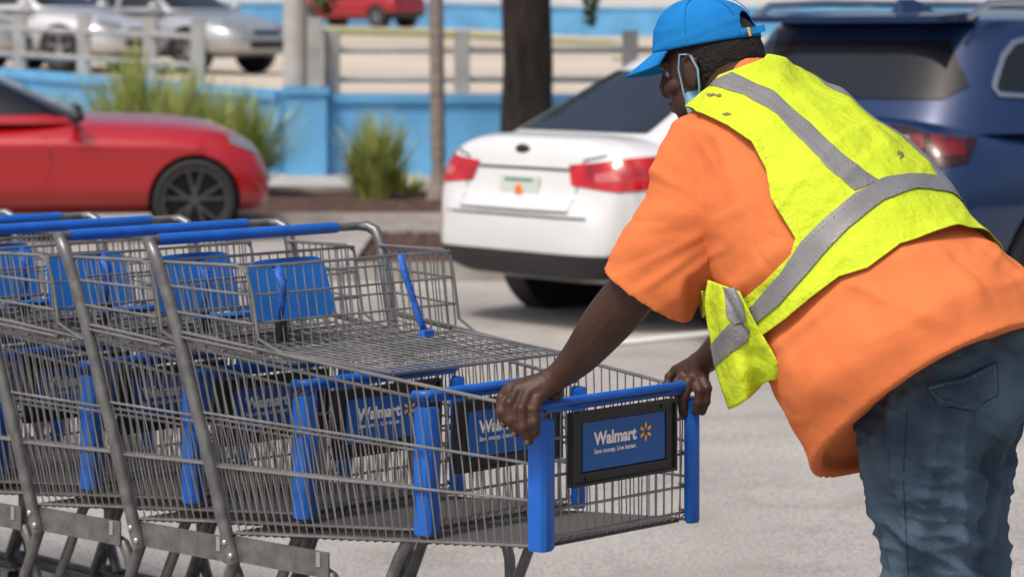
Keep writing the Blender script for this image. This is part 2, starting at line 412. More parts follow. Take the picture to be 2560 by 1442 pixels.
root=empty('building',(0,150,1.5)); mb=MB(); mb.box((10,6,5),(90,12,10)); mb.build('wall',build_m,root,smooth=False)
for k in range(14):
    for j in range(2):
        mb=MB(); mb.box((-28+k*5.6,-.05,3+j*3.6),(2.2,.15,1.8)); mb.build('window',glass,root,smooth=False)
mb=MB(); mb.box((10,5.9,10.2),(91,13,.4)); mb.build('roof',conc_d,root,smooth=False)
tag(root,'long pale building far beyond the upper road','building')
# ---------------------------------------------------------------- plants
def grass_clump(x,y,h,rad,n,label,z=.03,group=None):
    mb=MB()
    for i in range(n):
        a=random.uniform(0,2*math.pi); lean=random.uniform(.02,1)*rad; hh=h*random.uniform(.45,1.05)*(1-.18*(lean/rad)); w=random.uniform(.010,.024)
        bx=math.cos(a)*random.uniform(0,.14); by=math.sin(a)*random.uniform(0,.14); sx=-math.sin(a+random.uniform(-.8,.8));sy=math.cos(a)
        rows=[]
        for k in range(5):
            t=k/4; r=lean*t**1.35; zz=hh*(t-.12*(lean/rad)*t**3)
            c=Vector((bx+math.cos(a)*r,by+math.sin(a)*r,zz)); ww=w*(1-t*.9)
            rows.append([c+Vector((sx,sy,0))*ww,c-Vector((sx,sy,0))*ww])
        mb.grid(rows)
    o=mb.build('tussock_plant',grassb); o.location=(x,y,z); tag(o,label,'plant',group); return o
for px,Y,h,r,lab in ((330,26.4,1.42,.78,'tall ornamental grass clump behind the red car bonnet, leftmost'),(465,25.8,1.24,.68,'ornamental grass clump in the middle of the group behind the red car'),(590,25.4,1.08,.68,'ornamental grass clump above the nose of the red car'),(130,27,.95,.45,'low ornamental grass clump behind the red car windscreen')):
    grass_clump((px-1280)*Y/F,Y,h,r,900,lab)
grass_clump((935-1280)*25/F,25,.86,.40,480,'small ornamental grass clump alone in the mulch bed left of the palm trunk')
grass_clump((1010-1280)*25.8/F,25.8,.3,.25,120,'tiny tuft of grass by the pavement beside the palm trunk')
def leaf_cloud(mb,c,rad,n,size):
    for i in range(n):
        while True:
            p=Vector((random.uniform(-1,1),random.uniform(-1,1),random.uniform(-1,1)))
            if .25<p.length<1: break
        q=Vector((c[0]+p.x*rad[0],c[1]+p.y*rad[1],c[2]+p.z*rad[2]))
        a=Vector((random.gauss(0,1),random.gauss(0,1),random.gauss(0,.6))).normalized()*size*random.uniform(.6,1.3); b=a.orthogonal().normalized()*size*.45
        mb.quad(q-a,q+b,q+a,q-b)
tx=(1318-1280)*27.2/F
root=empty('shade_tree',(tx,27.2,0)); mb=MB()
mb.tube([(0,0,0),(-.02,0,.4),(.01,0,1.2),(-.02,0,2.0),(.0,.02,2.9),(.1,0,3.6)],[.31,.25,.235,.235,.23,.17],18)
for k in range(5):
    a=k*1.3; mb.tube([(0,0,2.7),(math.cos(a)*.8,math.sin(a)*.8,3.8),(math.cos(a)*2,math.sin(a)*2,5)],[.13,.09,.04],8)
mb.build('trunk',bark,root)
mb=MB()
for k in range(26):
    a=random.uniform(0,6.28); r=random.uniform(.3,2.8); leaf_cloud(mb,(math.cos(a)*r,math.sin(a)*r,random.uniform(3.8,6.4)),(.8,.8,.55),150,.09)
leaf_cloud(mb,(.6,-.2,1.80),(.08,.1,.26),90,.06)
mb.tube([(.1,0,3.6),(.5,-.1,2.8),(.6,-.2,1.9)],[.02,.012,.005],5)
mb.build('crown',leaf_m,root)
tag(root,'thick dark barked tree trunk between the white car and the blue wall','tree')
px0=(1097-1280)*24.6/F
root=empty('palm_tree',(px0,24.6,.03)); mb=MB(); pts=[];rr=[]
for k in range(60):
    z=k*.085; pts.append((-.004*k*.3,0,z)); rr.append((.095-.045*min(1,z/.35) if z<.35 else .062-.004*(z/5))+(.004 if k%2 else 0))
rr=[max(.048,r) for r in rr]; rr[0]=.115;rr[1]=.10
mb.tube(pts,rr,14); mb.build('trunk',palm_b,root)
mb=MB()
for k in range(16):
    a=k*.39+random.uniform(-.1,.1); l=random.uniform(1.3,1.8)
    for t in range(26):
        s_=t/25; c=Vector((math.cos(a)*l*s_,math.sin(a)*l*s_,5.05+.7*s_-1.5*s_*s_)); side=Vector((-math.sin(a),math.cos(a),0))
        for q in(-1,1):
            e=c+side*q*.32*math.sin(math.pi*min(1,s_+.1))+Vector((math.cos(a)*.12,math.sin(a)*.12,-.12)); mb.quad(c,c+Vector((math.cos(a),math.sin(a),0))*.03,e)
leaf_cloud(mb,(-1.02,.4,1.76),(.14,.1,.14),80,.05); mb.tube([(-.4,.2,4.9),(-.9,.4,3),(-1.02,.4,1.7)],[.02,.012,.005],5)
mb.build('crown',leaf_m,root); tag(root,'slim ringed palm trunk rising from the mulch bed','palm tree')
# ---------------------------------------------------------------- cars
def sg(a,p): return math.copysign(abs(a)**p,a)
def car(name,loc,rz,paint,c,label,group=None,detail=True):
    root=empty(name,loc,rz); tag(root,label,'car',group)
    m=8 if detail else 4; N=64 if detail else 32
    cr=c.get('crease',.016)
    st=catmull(c['st'],m); rings=[]
    for x,zb,zt,w in st:
        zc=(zb+zt)/2;h=(zt-zb)/2; r=[]
        for k in range(N):
            a=2*math.pi*k/N; y=w*sg(math.cos(a),2/4.2); z=zc+h*sg(math.sin(a),2/4.0)
            q=(z-(zb+.45*(zt-zb)))/max(h,.05); y*=1-.055*q*q
            if detail and .6<x<c['st'][-1][0]-.5: y+=math.copysign(cr,y)*math.exp(-((z-(zb+.74*(zt-zb)))/.035)**2)*(1 if abs(y)>w*.7 else 0)-math.copysign(cr*.9,y)*math.exp(-((z-(zb+.45*(zt-zb)))/.12)**2)*(1 if abs(y)>w*.7 else 0)
            if detail and c.get('hood') and x>c['cab']['xf0']-.3 and z>zc and abs(y)<w*.75: z+=.016*math.exp(-((abs(y)-.42)/.05)**2)*min(1,(c['st'][-1][0]-x)/.5)
            r.append((x,y,z))
        rings.append(r)
    mb=MB(); mb.loft(rings)
    rc=c['rw']+c.get('gap',.045)
    def cut(o):
        cb=MB()
        for ax in c['ax']:
            for s_ in(-1,1): cb.tube([(ax,s_*.62,c['rw']),(ax,s_*1.3,c['rw'])],rc,40)
        me=bpy.data.meshes.new('c'); me.from_pydata(cb.v,[],cb.f); me.update()
        bm=bmesh.new(); bm.from_mesh(me); bmesh.ops.recalc_face_normals(bm,faces=bm.faces); bm.to_mesh(me); bm.free()
        k=bpy.data.objects.new('cutter',me); COL.objects.link(k); k.hide_render=True; c['_k']=k
        b=o.modifiers.new('b','BOOLEAN'); b.operation='DIFFERENCE'; b.object=k; b.solver='FAST'
    def fix(o):
        bm=bmesh.new(); bm.from_mesh(o.data); bmesh.ops.recalc_face_normals(bm,faces=bm.faces); bm.to_mesh(o.data); bm.free()
    body=evaluated(mb,[fix,cut]); bpy.data.objects.remove(c['_k'])
    bo=link_mesh('body',body,paint,root); body.set_sharp_from_angle(angle=math.radians(40))
    cb=c['cab']; rings=[]; NP=80
    def ringat(xr,xf,w,z,rho=1):
        xc=(xr+xf)/2;hx=(xf-xr)/2*rho; return [(xc+hx*sg(math.cos(2*math.pi*k/NP),2/5.),w*rho*sg(math.sin(2*math.pi*k/NP),2/5.)*1.0,z) for k in range(NP)]
    zb,zr=cb['zb'],cb['zr']
    for j in range(13):
        s_=j/12; e=s_**cb.get('p',1.0)
        rings.append(ringat(cb['xr0']+(cb['xr1']-cb['xr0'])*e,cb['xf0']+(cb['xf1']-cb['xf0'])*e,cb['w0']+(cb['w1']-cb['w0'])*s_**1.3,zb+(zr-zb)*s_))
    for rho in(.985,.96,.9,.75,.5,.2,.03):
        rings.append(ringat(cb['xr1'],cb['xf1'],cb['w1'],zr+.055*(1-rho**2.5)**.7,rho))
    mb=MB(); mb.loft(rings)
    cabin=bpy.data.meshes.new('cabin'); cabin.from_pydata(mb.v,[],mb.f)
    bm=bmesh.new(); bm.from_mesh(cabin); bmesh.ops.recalc_face_normals(bm,faces=bm.faces); bm.to_mesh(cabin); bm.free(); cabin.update()
    link_mesh('roof',cabin,paint,root); cabin.set_sharp_from_angle(angle=math.radians(60))
    ctr=tris_of(cabin); btr=tris_of(body)
    for s_ in(-1,1):
        for poly in c['side']:
            o=clip(ctr,lambda p:sd_poly(p[:,[0,2]],poly),.005,'window',glass,root,h=.05,filt=lambda cc,nn:(nn[:,1]*s_>.3))
            if c.get('chrome'):
                clip(ctr,lambda p:.011-np.abs(sd_poly(p[:,[0,2]],poly)),.009,'window_trim',chrome,root,h=.03,filt=lambda cc,nn:(nn[:,1]*s_>.3))
    clip(ctr,lambda p:sd_poly(p[:,[1,2]],c['rear']),.005,'rear_window',glass,root,h=.05,filt=lambda cc,nn:(nn[:,0]<-.12)&(cc[:,0]<(cb['xr1']+.3)))
    clip(ctr,lambda p:sd_poly(p[:,[1,2]],c['front']),.005,'windscreen',glass,root,h=.05,filt=lambda cc,nn:(nn[:,0]>.12)&(cc[:,0]>cb['xf1']-.3))
    Lx=c['st'][-1][0]
    def qr(p): return np.stack([np.abs(p[:,1])+p[:,0],p[:,2]],axis=1)
    def qf(p): return np.stack([np.abs(p[:,1])+(Lx-p[:,0]),p[:,2]],axis=1)
    for s_ in(-1,1):
        for i,(poly,mm,nm) in enumerate(c.get('tail',[])):
            clip(btr,lambda p:sd_poly(qr(p),poly),.006+.003*i,nm,mm,root,h=.02,filt=lambda cc,nn:(cc[:,1]*s_>0)&(cc[:,0]<1.0)&(nn[:,2]<.8))
        for i,(poly,mm,nm) in enumerate(c.get('head',[])):
            clip(btr,lambda p:sd_poly(qf(p),poly),.006+.002*i,nm,mm,root,h=.02,filt=lambda cc,nn:(cc[:,1]*s_>0)&(cc[:,0]>Lx-1.1))
    for line,wd,mm,nm in c.get('rlines',[]):
        clip(btr,lambda p:sd_stroke(np.stack([p[:,1],p[:,2]],axis=1),line,wd),.003,nm,mm,root,h=.03,filt=lambda cc,nn:(cc[:,0]<.5)&(nn[:,2]<.8))
    for poly,mm,nm,off in c.get('rpoly',[]):
        clip(btr,lambda p:sd_poly(np.stack([(np.abs(p[:,1])+p[:,0])*np.sign(p[:,1]),p[:,2]],axis=1),poly),off,nm,mm,root,h=.03,filt=lambda cc,nn:(cc[:,0]<.7))
    for poly,mm,nm,off in c.get('fpoly',[]):
        clip(btr,lambda p:sd_poly(p[:,[1,2]],poly),off,nm,mm,root,h=.03,filt=lambda cc,nn:(cc[:,0]>Lx-.7))
    for line,wd in (c.get('slines',[]) if detail else []):
        for s_ in(-1,1):
            clip(btr,lambda p:sd_stroke(p[:,[0,2]],line,wd),.003,'door_gap',c.get('gapm',gap_m),root,h=.04,filt=lambda cc,nn:(nn[:,1]*s_>.3))
    wy=c['wy']; rw=c['rw']
    for ax in c['ax']:
        for s_ in(-1,1):
            wl=MB(); rf=c.get('rimf',.68)
            prof=[(rw*(rf-.02),-.10),(rw*.9,-.11),(rw*.985,-.09),(rw,-.05),(rw,.05),(rw*.985,.09),(rw*.9,.11),(rw*(rf-.02),.10)]
            n=36; wl.loft([[(ax+r*math.cos(2*math.pi*k/n),s_*wy+t,rw+r*math.sin(2*math.pi*k/n)) for k in range(n)] for r,t in prof],cap=False)
            wo=wl.build('wheel',rubber,root)
            rm=MB(); rr=rw*rf
            prof=[(rr,.10),(rr*.93,.10),(rr*.88,.04),(rr*.84,-.02)]
            rm.loft([[(ax+r*math.cos(2*math.pi*k/n),s_*(wy+t),rw+r*math.sin(2*math.pi*k/n)) for k in range(n)] for r,t in prof],cap=False)
            ns=c.get('spokes',5)
            for k in range(ns):
                a=2*math.pi*k/ns+.3
                for da in((-.24,.24) if c.get('split') else (0,)):
                    p0=Vector((ax+.03*math.cos(a),s_*(wy+.07),rw+.03*math.sin(a))); p1=Vector((ax+rr*.95*math.cos(a+da),s_*(wy+.085),rw+rr*.95*math.sin(a+da)))
                    rm.tube([p0,p1],[.020,.013] if c.get('split') else [.034,.02],6)
            rm.tube([(ax,s_*(wy+.04),rw),(ax,s_*(wy+.095),rw)],[.05,.035],16)
            rm.build('rim',c.get('rimm',alloy),wo)
            dk=MB(); dk.tube([(ax,s_*(wy-.03),rw),(ax,s_*(wy-.02),rw)],rr,24); dk.build('brake_disc',trim,wo)
            ar=MB(); 
            ar.loft([[(ax+(rc-.006)*math.cos(2*math.pi*k/n),s_*t,rw+(rc-.006)*math.sin(2*math.pi*k/n)) for k in range(n)] for t in(.63,c['wy']+.03)],cap=False)
            ar.tube([(ax,s_*.626,rw),(ax,s_*.63,rw)],rc-.006,30); ar.build('wheel_arch',trim,root)
    for s_ in(-1,1):
        k_=c.get('mk',1.0)
        mm=MB(); x=c.get('mx',cb['xf0']-.45); mz=c.get('mz',0); mm.ell((x,s_*(cb['w0']+.13),zb+.085+mz),(.09*k_,.10*k_,.065*k_)); mm.tube([(x,s_*(cb['w0']-.08),zb+.04+mz),(x,s_*(cb['w0']+.1),zb+.07+mz)],.025,8); mm.build('mirror',c.get('mirm',paint),root)
    return root,body,cabin
sedan=dict(st=[(0,.36,.60,.44),(.02,.30,.64,.57),(.06,.27,.70,.645),(.10,.255,.88,.69),(.14,.25,.945,.72),(.20,.24,.972,.76),(.35,.22,.98,.82),(.9,.2,.96,.885),(1.6,.2,.93,.89),(2.6,.2,.92,.89),(3.2,.2,.92,.885),(3.8,.2,.84,.87),(4.15,.22,.76,.83),(4.35,.25,.68,.74),(4.45,.3,.6,.62),(4.48,.36,.5,.5)],
 cab=dict(zb=.90,zr=1.35,xr0=.26,xr1=1.25,xf1=2.55,xf0=3.45,w0=.80,w1=.60,p=.92),rw=.325,ax=(.95,3.6),wy=.77,
 side=[[(1.30,.97),(2.05,.97),(2.05,1.29),(1.62,1.29)],[(2.13,.97),(3.0,.97),(2.55,1.29),(2.13,1.29)]],
 rear=[(-.48,.985),(.68,.985),(.61,1.12),(.50,1.29),(-.34,1.29),(-.42,1.12)],front=[(-.7,.95),(.7,.95),(.54,1.31),(-.54,1.31)],
 tail=[([(.46,.735),(.44,.835),(.62,.85),(.90,.875),(1.14,.885),(1.20,.83),(1.02,.725),(.80,.71)],red_lamp,'tail_light'),([(.64,.755),(.64,.795),(.76,.81),(.84,.765)],pink_lamp,'reversing_lamp')],
 rlines=[([(-.58,.885),(-.45,.86),(-.42,.60),(.42,.60),(.45,.86),(.58,.885)],.011,gap_m,'boot_gap'),([(-.56,.575),(.56,.575)],.011,gap_m,'bumper_gap'),([(-.36,.81),(.36,.81)],.014,gap_m,'lid_crease')],
 rpoly=[([(-1.02,.27),(1.02,.27),(1.02,.37),(.9,.395),(-.9,.395),(-1.02,.37)],trim,'bumper_strip',.006)],
 head=[([(.45,.60),(.5,.70),(.95,.76),(1.0,.68),(.8,.6)],clear_lamp,'headlight')],
 fpoly=[([(-.38,.34),(.38,.34),(.42,.46),(-.42,.46)],trim,'grille',.006),([(-.30,.55),(.30,.55),(.32,.62),(-.32,.62)],trim,'upper_grille',.006)],
 slines=[([(2.09,.3),(2.09,.92)],.01),([(3.1,.3),(3.15,.9)],.01),([(1.25,.42),(1.35,.9)],.01)])
wr,wb,wc=car('white_sedan',(-.005,14.6,0),math.radians(40),white_paint,sedan,'white two door saloon car parked behind the worker, boot towards the carts')
pl=MB(); pl.box((-.0,0,0),(.012,.305,.152)); po=pl.build('licence_plate',plate_m,wr,smooth=False); po.location=(.058,.0,.695)
q=MB(); q.ell((-.008,0,0),(.004,.03,.035)); q.build('plate_emblem',orange_i,po)
q=MB(); q.box((-.008,0,.058),(.003,.22,.012)); q.build('plate_band',green_i,po,smooth=False)
em=MB(); em.ell((.108,.035,.905),(.012,.058,.026)); em.build('badge',trim,wr)
pony=dict(hood=True,crease=.022,gapm=gap_r,mirm=trim,st=[(0,.4,.75,.6),(.05,.3,.95,.8),(.3,.25,1.0,.9),(1.0,.2,.98,.95),(1.8,.2,.93,.92),(2.6,.18,.90,.92),(3.1,.18,.90,.93),(3.6,.18,.885,.945),(4.0,.18,.865,.945),(4.3,.18,.82,.92),(4.5,.19,.735,.86),(4.60,.21,.63,.80),(4.66,.26,.52,.7),(4.68,.32,.44,.5)],
 cab=dict(zb=.85,zr=1.29,xr0=.75,xr1=1.8,xf1=2.45,xf0=3.45,w0=.85,w1=.60,p=1.0),rw=.30,gap=.03,rimf=.78,ax=(1.0,4.12),wy=.82,mx=3.28,mk=.7,mz=-.03,
 side=[[(1.55,.915),(3.16,.915),(2.55,1.26),(1.9,1.26)]],rear=[(-.66,.95),(.66,.95),(.52,1.26),(-.52,1.26)],front=[(-.76,.90),(.76,.90),(.58,1.26),(-.58,1.26)],
 head=[([(.58,.60),(.60,.70),(1.05,.76),(1.12,.70),(.8,.61)],clear_lamp,'headlight')],
 fpoly=[([(-.5,.42),(.5,.42),(.55,.6),(-.55,.6)],trim,'grille',.006)],rimm=alloy_dark,spokes=5,split=True,
 slines=[([(1.75,.3),(1.72,.92)],.01),([(3.02,.25),(3.12,.6),(3.02,.9)],.012)])
rr_=car('red_coupe',((-6.48),20.75,0),math.radians(9),red_paint,pony,'glossy red sports coupe at the left with dark alloy wheels')
suv=dict(st=[(0,.45,.75,.6),(.03,.38,.85,.78),(.07,.34,1.0,.86),(.13,.32,1.10,.90),(.25,.3,1.14,.93),(.5,.28,1.15,.95),(1.2,.27,1.14,.955),(2.4,.27,1.12,.955),(3.2,.27,1.10,.95),(3.8,.28,1.06,.94),(4.2,.3,.98,.9),(4.5,.33,.88,.82),(4.62,.38,.75,.7),(4.66,.45,.65,.5)],
 cab=dict(zb=1.05,zr=1.55,xr0=.12,xr1=.50,xf1=2.7,xf0=3.5,w0=.92,w1=.70,p=1.0),rw=.37,ax=(.80,3.75),wy=.83,chrome=True,
 side=[[(.54,1.22),(1.05,1.19),(1.05,1.47),(.84,1.47),(.74,1.45),(.65,1.39),(.56,1.29),(.53,1.25)],[(1.12,1.18),(2.0,1.18),(2.0,1.48),(1.12,1.48)],[(2.1,1.18),(3.0,1.18),(2.6,1.48),(2.1,1.48)]],
 rear=[(-.66,1.20),(-.72,1.26),(-.56,1.46),(.56,1.46),(.72,1.26),(.66,1.20)],front=[(-.72,1.17),(.72,1.17),(.58,1.50),(-.58,1.50)],
 tail=[([(.50,.93),(.48,1.04),(.70,1.10),(1.12,1.12),(1.20,1.06),(1.10,.93),(.86,.90)],dark_lamp,'tail_light'),([(.88,.95),(.88,1.07),(1.10,1.085),(1.08,.96)],deep_lamp,'lamp_lens'),([(.56,.97),(.56,1.03),(.84,1.05),(.84,.98)],deep_lamp,'lamp_lens'),([(.62,.985),(.62,1.035),(.76,1.04),(.76,.99)],clear_lamp,'reversing_lamp')],
 rlines=[([(-.8,.78),(.8,.78)],.012,gap_m,'bumper_gap'),([(-.62,.88),(.62,.88)],.014,gap_m,'tailgate_crease')],
 rpoly=[([(-1.3,.30),(1.3,.30),(1.3,.52),(-1.3,.52)],trim,'bumper_strip',.006)],slines=[([(1.08,.4),(1.08,1.12)],.01),([(2.05,.4),(2.05,1.12)],.01)])
sr,sb,sc=car('blue_suv',(1.24,13.05,0),math.radians(42),navy_paint,suv,'dark blue metallic sport utility vehicle parked at the right behind the worker')
for s_ in(-1,1):
    mb=MB(); mb.tube([(.5,s_*.66,1.57),(.62,s_*.67,1.63),(1.0,s_*.67,1.645),(2.2,s_*.67,1.645),(2.6,s_*.66,1.63),(2.75,s_*.64,1.57)],.018,8); mb.build('roof_rail',chrome,sr)
mb=MB(); mb.loft([[(.78,-.04,1.59),(1.05,-.04,1.59),(1.05,.04,1.59),(.78,.04,1.59)],[(.80,-.008,1.66),(.90,-.008,1.66),(.90,.008,1.66),(.80,.008,1.66)]]); mb.build('antenna_fin',navy_paint,sr)
mb=MB(); mb.loft([[(.34,-.62,1.575),(.62,-.62,1.595),(.62,.62,1.595),(.34,.62,1.575)],[(.34,-.62,1.545),(.62,-.62,1.55),(.62,.62,1.55),(.34,.62,1.545)]]); mb.build('spoiler',navy_paint,sr,smooth=False)
def fsed(name,px,Y,rz,paint,label):
    c=dict(sedan); X=(px-1280)*Y/F
    fx=4.4*math.cos(rz);fy=4.4*math.sin(rz); x=X-fx; y=Y-fy
    z=tz(X-fx/2,Y-fy/2)+.01
    return car(name,(x,y,z),rz,paint,c,label,detail=False)
fsed('silver_sedan',660,43.5,math.radians(-36),silver_paint,'silver saloon car on the upper road, nearest the concrete lamp pole')
fsed('pearl_sedan',345,42.5,math.radians(-30),silver2,'pale saloon car on the upper road behind the fence, middle one of three')
fsed('grey_sedan',80,42.5,math.radians(-36),silver_paint,'grey saloon car on the upper road at the left picture edge')
c=dict(suv); c['chrome']=False
X=-3.35; car('red_suv',(X,96,tz(-5.9,97.5)-.05),math.radians(145),red2,c,'small red sport utility vehicle far off on the upper road',detail=False)
# ---------------------------------------------------------------- carts
def Lc(u,v,z): return Vector((-u,-v,z))
def vt(u): return .238+.092*u
def zt_(u): return .735+.095*u
def vb(u): return .222+.075*u
def zb_(u): return .458-.078*u
UT,UB=1.0,.89
WR=.0018; RR=.0031
def text_mesh(txt,width,name,m,parent,yc,zc,x,off=.0):
    cu=bpy.data.curves.new('t','FONT'); cu.body=txt; cu.size=.1; cu.extrude=.0; cu.offset=off
    o=bpy.data.objects.new('t',cu); COL.objects.link(o); bpy.context.view_layer.update()
    me=bpy.data.meshes.new_from_object(o.evaluated_get(bpy.context.evaluated_depsgraph_get())); bpy.data.objects.remove(o)
    xs=[v.co.x for v in me.vertices]
    s=width/(max(xs)-min(xs)); cx=min(xs)
    for v in me.vertices: v.co=Vector((x,yc+(v.co.x-cx)*s,zc+(v.co.y)*s))
    me.materials.append(m); o=bpy.data.objects.new(name,me); COL.objects.link(o); o.parent=parent; return o
HZ=1.029
def make_cart():
    root=empty('shopping_cart',C0,-ph)
    fr=(0,.40,.67,1)
    for s in(1,-1):
        mb=MB(); n=38
        for k in range(n+1):
            f=.02+.97*k/n; ut=f*UT;ub=f*UB
            a=Lc(ut,s*vt(ut),zt_(ut)); b=Lc(ub,s*vb(ub),zb_(ub)); mid=(a+b)/2+Vector((random.uniform(-.002,.002),random.uniform(-.001,.001),0))
            mb.tube([a,mid,b],WR,5,False)
        for q in fr:
            pts=[]
            for k in range(9):
                f=k/8; ut=f*UT;ub=f*UB
                pts.append(Lc(ut,s*vt(ut),zt_(ut))*(1-q)+Lc(ub,s*vb(ub),zb_(ub))*q+Lc(0,s*.003,0))
            mb.tube(pts,.0042 if q==0 else .0033,7)
        mb.build('side_panel',steel,root)
        mb=MB()
        for k in range(11):
            f=k/10; mb.tube([Lc(.80+.25*f,s*(.32+.02*f),.985),Lc(.775+.225*f,s*(.315+.015*f),.80+.02*f)],WR,5,False)
        for q in(.80,.862,.925,.985):
            mb.tube([Lc(.775+.135*(q-.8),s*.318,q),Lc(1.0+.3*(q-.8),s*.338,q+.02*(1-(q-.8)/.185))],RR,6)
        mb.tube([Lc(1.05,s*.342,.985),Lc(.83,s*.322,.988),Lc(.80,s*.32,.975),Lc(.785,s*.317,.93),Lc(.765,s*.315,.83),Lc(.70,s*.306,.802)],.0038,7)
        mb.build('upper_side_panel',steel,root)
        mb=MB(); mb.tube([Lc(.868,s*.298,.325),Lc(.945,s*.318,.60),Lc(1.025,s*.338,.87),Lc(1.055,s*.348,.96),Lc(1.068,s*.352,.995),Lc(1.085,s*.352,HZ-.01),Lc(1.105,s*.345,HZ),Lc(1.12,s*.325,HZ),Lc(1.122,s*.25,HZ)],[.0145]*4+[.0145,.014,.013,.0105,.010],12)
        mb.build('upright_tube',tube_m,root)
        mb=MB(); mb.box(Lc(.73,s*.288,.356),(.32,.004,.056)); mb.box(Lc(.73,s*.284,.330),(.32,.014,.004)); r=mb.build('lower_rail',tube_m,root,smooth=False)
        mb=MB()
        for u,z in((.878,.372),(.858,.345)): mb.ell(Lc(u,s*.315,z),(.007,.006,.007),seg=10,rg=6)
        mb.build('bolt',zinc,r)
        mb=MB(); mb.box(Lc(.60,s*.2905,.366),(.012,.004,.032)); mb.build('clip',zinc,r,smooth=False)
        mb=MB(); mb.tube([Lc(.872,s*.285,.34),Lc(.92,s*.285,.24),Lc(.98,s*.285,.12)],.0135,10); mb.build('leg',tube_m,root)
        mb=MB(); mb.tube([Lc(.72,s*.276,.34),Lc(.60,s*.276,.338),Lc(.575,s*.274,.33),Lc(.56,s*.27,.30),Lc(.545,s*.26,.2),Lc(.50,s*.25,.12)],.0135,10); mb.build('leg',tube_m,root)
        mb=MB(); mb.tube([Lc(.40,s*.215,.425),Lc(.43,s*.215,.38),Lc(.52,s*.22,.20),Lc(.56,s*.22,.115)],.0125,10); mb.build('leg',tube_m,root)
        mb=MB(); mb.tube([Lc(.99,s*.28,.11),Lc(.5,s*.24,.11),Lc(.12,s*.19,.11)],.0115,8); mb.build('chassis_rail',tube_m,root)
        for u,v in((.99,.28),(.14,.19)):
            mb=MB(); mb.tube([Lc(u,s*(v-.012),.05),Lc(u,s*(v+.012),.05)],.05,20); cwh=mb.build('caster',rubber,root)
            mb=MB(); mb.box(Lc(u,s*(v+.02),.07),(.03,.004,.07)); mb.box(Lc(u,s*(v-.02),.07),(.03,.004,.07)); mb.box(Lc(u,s*v,.106),(.04,.044,.006)); mb.build('fork',zinc,cwh,smooth=False)
        mb=MB(); v0=.2525
        rings=[]
        for z,k in((.451,.85),(.457,1),(.713,1),(.719,.85)):
            rings.append([Lc(-.004+a*1.05*k, s*(v0+(-b-.012)*1.15*k), z) for a,b in [(-.012,.022),(-.016,.012),(-.016,-.004),(-.010,-.012),(.0,-.014),(.022,-.014),(.024,-.008),(.022,-.002),(.004,0),(0,.006),(-.002,.022)]])
        mb.loft(rings); 
        bm_=mb.build('corner_bumper',blue_p,root,ang=30)
    mb=MB()
    for k in range(18):
        f=-1+2*k/17; mb.tube([Lc(0,f*.232,.735),Lc(.0,f*.232,.475),Lc(.018,f*.228,.458)],WR,5,False)
    for z in(.735,.675,.60,.53,.475):
        mb.tube([Lc(.03,-.238,z),Lc(.004,-.232,z),Lc(-.003,-.21,z),Lc(-.003,.21,z),Lc(.004,.232,z),Lc(.03,.238,z)],RR,6)
    mb.build('front_panel',steel,root)
    mb=MB(); mb.tube([Lc(.03,-.243,.742),Lc(.006,-.243,.744),Lc(-.004,-.235,.745),Lc(-.006,-.2,.746),Lc(-.006,.2,.746),Lc(-.004,.235,.745),Lc(.006,.243,.744),Lc(.03,.243,.742)],.0105,12)
    mb.box(Lc(-.002,0,.737),(.016,.46,.016)); mb.build('top_bar',blue_p,root)
    mb=MB()
    for k in range(30):
        f=-1+2*k/29; mb.tube([Lc(.015,f*vb(0),zb_(0)),Lc(UB,f*vb(UB),zb_(UB))],.0026,4,False)
    for k in range(36):
        u=.02+(UB-.03)*k/35; mb.tube([Lc(u,-vb(u),zb_(u)-.004),Lc(u,vb(u),zb_(u)-.004)],.0028,4,False)
    mb.build('floor_grid',floor_m,root)
    mb=MB()
    for k in range(24):
        f=-1+2*k/23; mb.tube([Lc(.80,f*.318,.985),Lc(.77,f*.312,.80)],WR,5,False)
    for q in(0,.33,.66,1): mb.tube([Lc(.80-.03*q,-.32,.985-.185*q),Lc(.80-.03*q,.32,.985-.185*q)],.0036 if q in(0,1) else .0026,6)
    mb.build('seat_back_grid',steel,root)
    mb=MB()
    for k in range(21):
        f=-1+2*k/20; mb.tube([Lc(.77,f*.30,.803),Lc(.40,f*.265,.782)],.0021,5,False)
    for q in(0,.16,.33,.5,.66,.83,1): mb.tube([Lc(.77-.37*q,-(.302-.037*q),.80-.021*q),Lc(.77-.37*q,.302-.037*q,.80-.021*q)],.0042 if q in(0,1) else .0028,6)
    for s in(1,-1): mb.tube([Lc(.77,s*.302,.803),Lc(.40,s*.265,.782)],.0042,6)
    mb.build('rear_gate',steel,root)
    mb=MB()
    for k in range(18):
        f=-1+2*k/17; mb.tube([Lc(1.02,f*.33,.94),Lc(.985,f*.325,.81),Lc(.80,f*.31,.79)],WR,5,False)
    for q,z in((1.02,.94),(1.0,.875),(.985,.81),(.93,.804),(.87,.797)): mb.tube([Lc(q,-.33,z),Lc(q,.33,z)],.0028,6)
    mb.build('child_seat_basket',steel,root)
    def flap(c,w,h,R,nm,m_):
        mb=MB(); pts=[]
        for k in range(40):
            a=2*math.pi*k/40; t=h/2*sg(math.sin(a),2/7.); pts.append((w/2*sg(math.cos(a),2/7.)*(1-.10*t/h),t))
        mb.loft([[R@Vector((t+.010*math.cos(p/w*3),p,q))+Vector(c) for p,q in pts] for t in(-.0035,.0035)])
        return mb.build(nm,m_,root,ang=30)
    flap(Lc(.895,.105,.918),.245,.14,Euler((0,math.radians(-14),0)).to_matrix(),'seat_backrest_flap',blue_f)
    flap(Lc(1.00,.12,.862),.26,.15,Euler((0,math.radians(82),0)).to_matrix(),'seat_flap',blue_f)
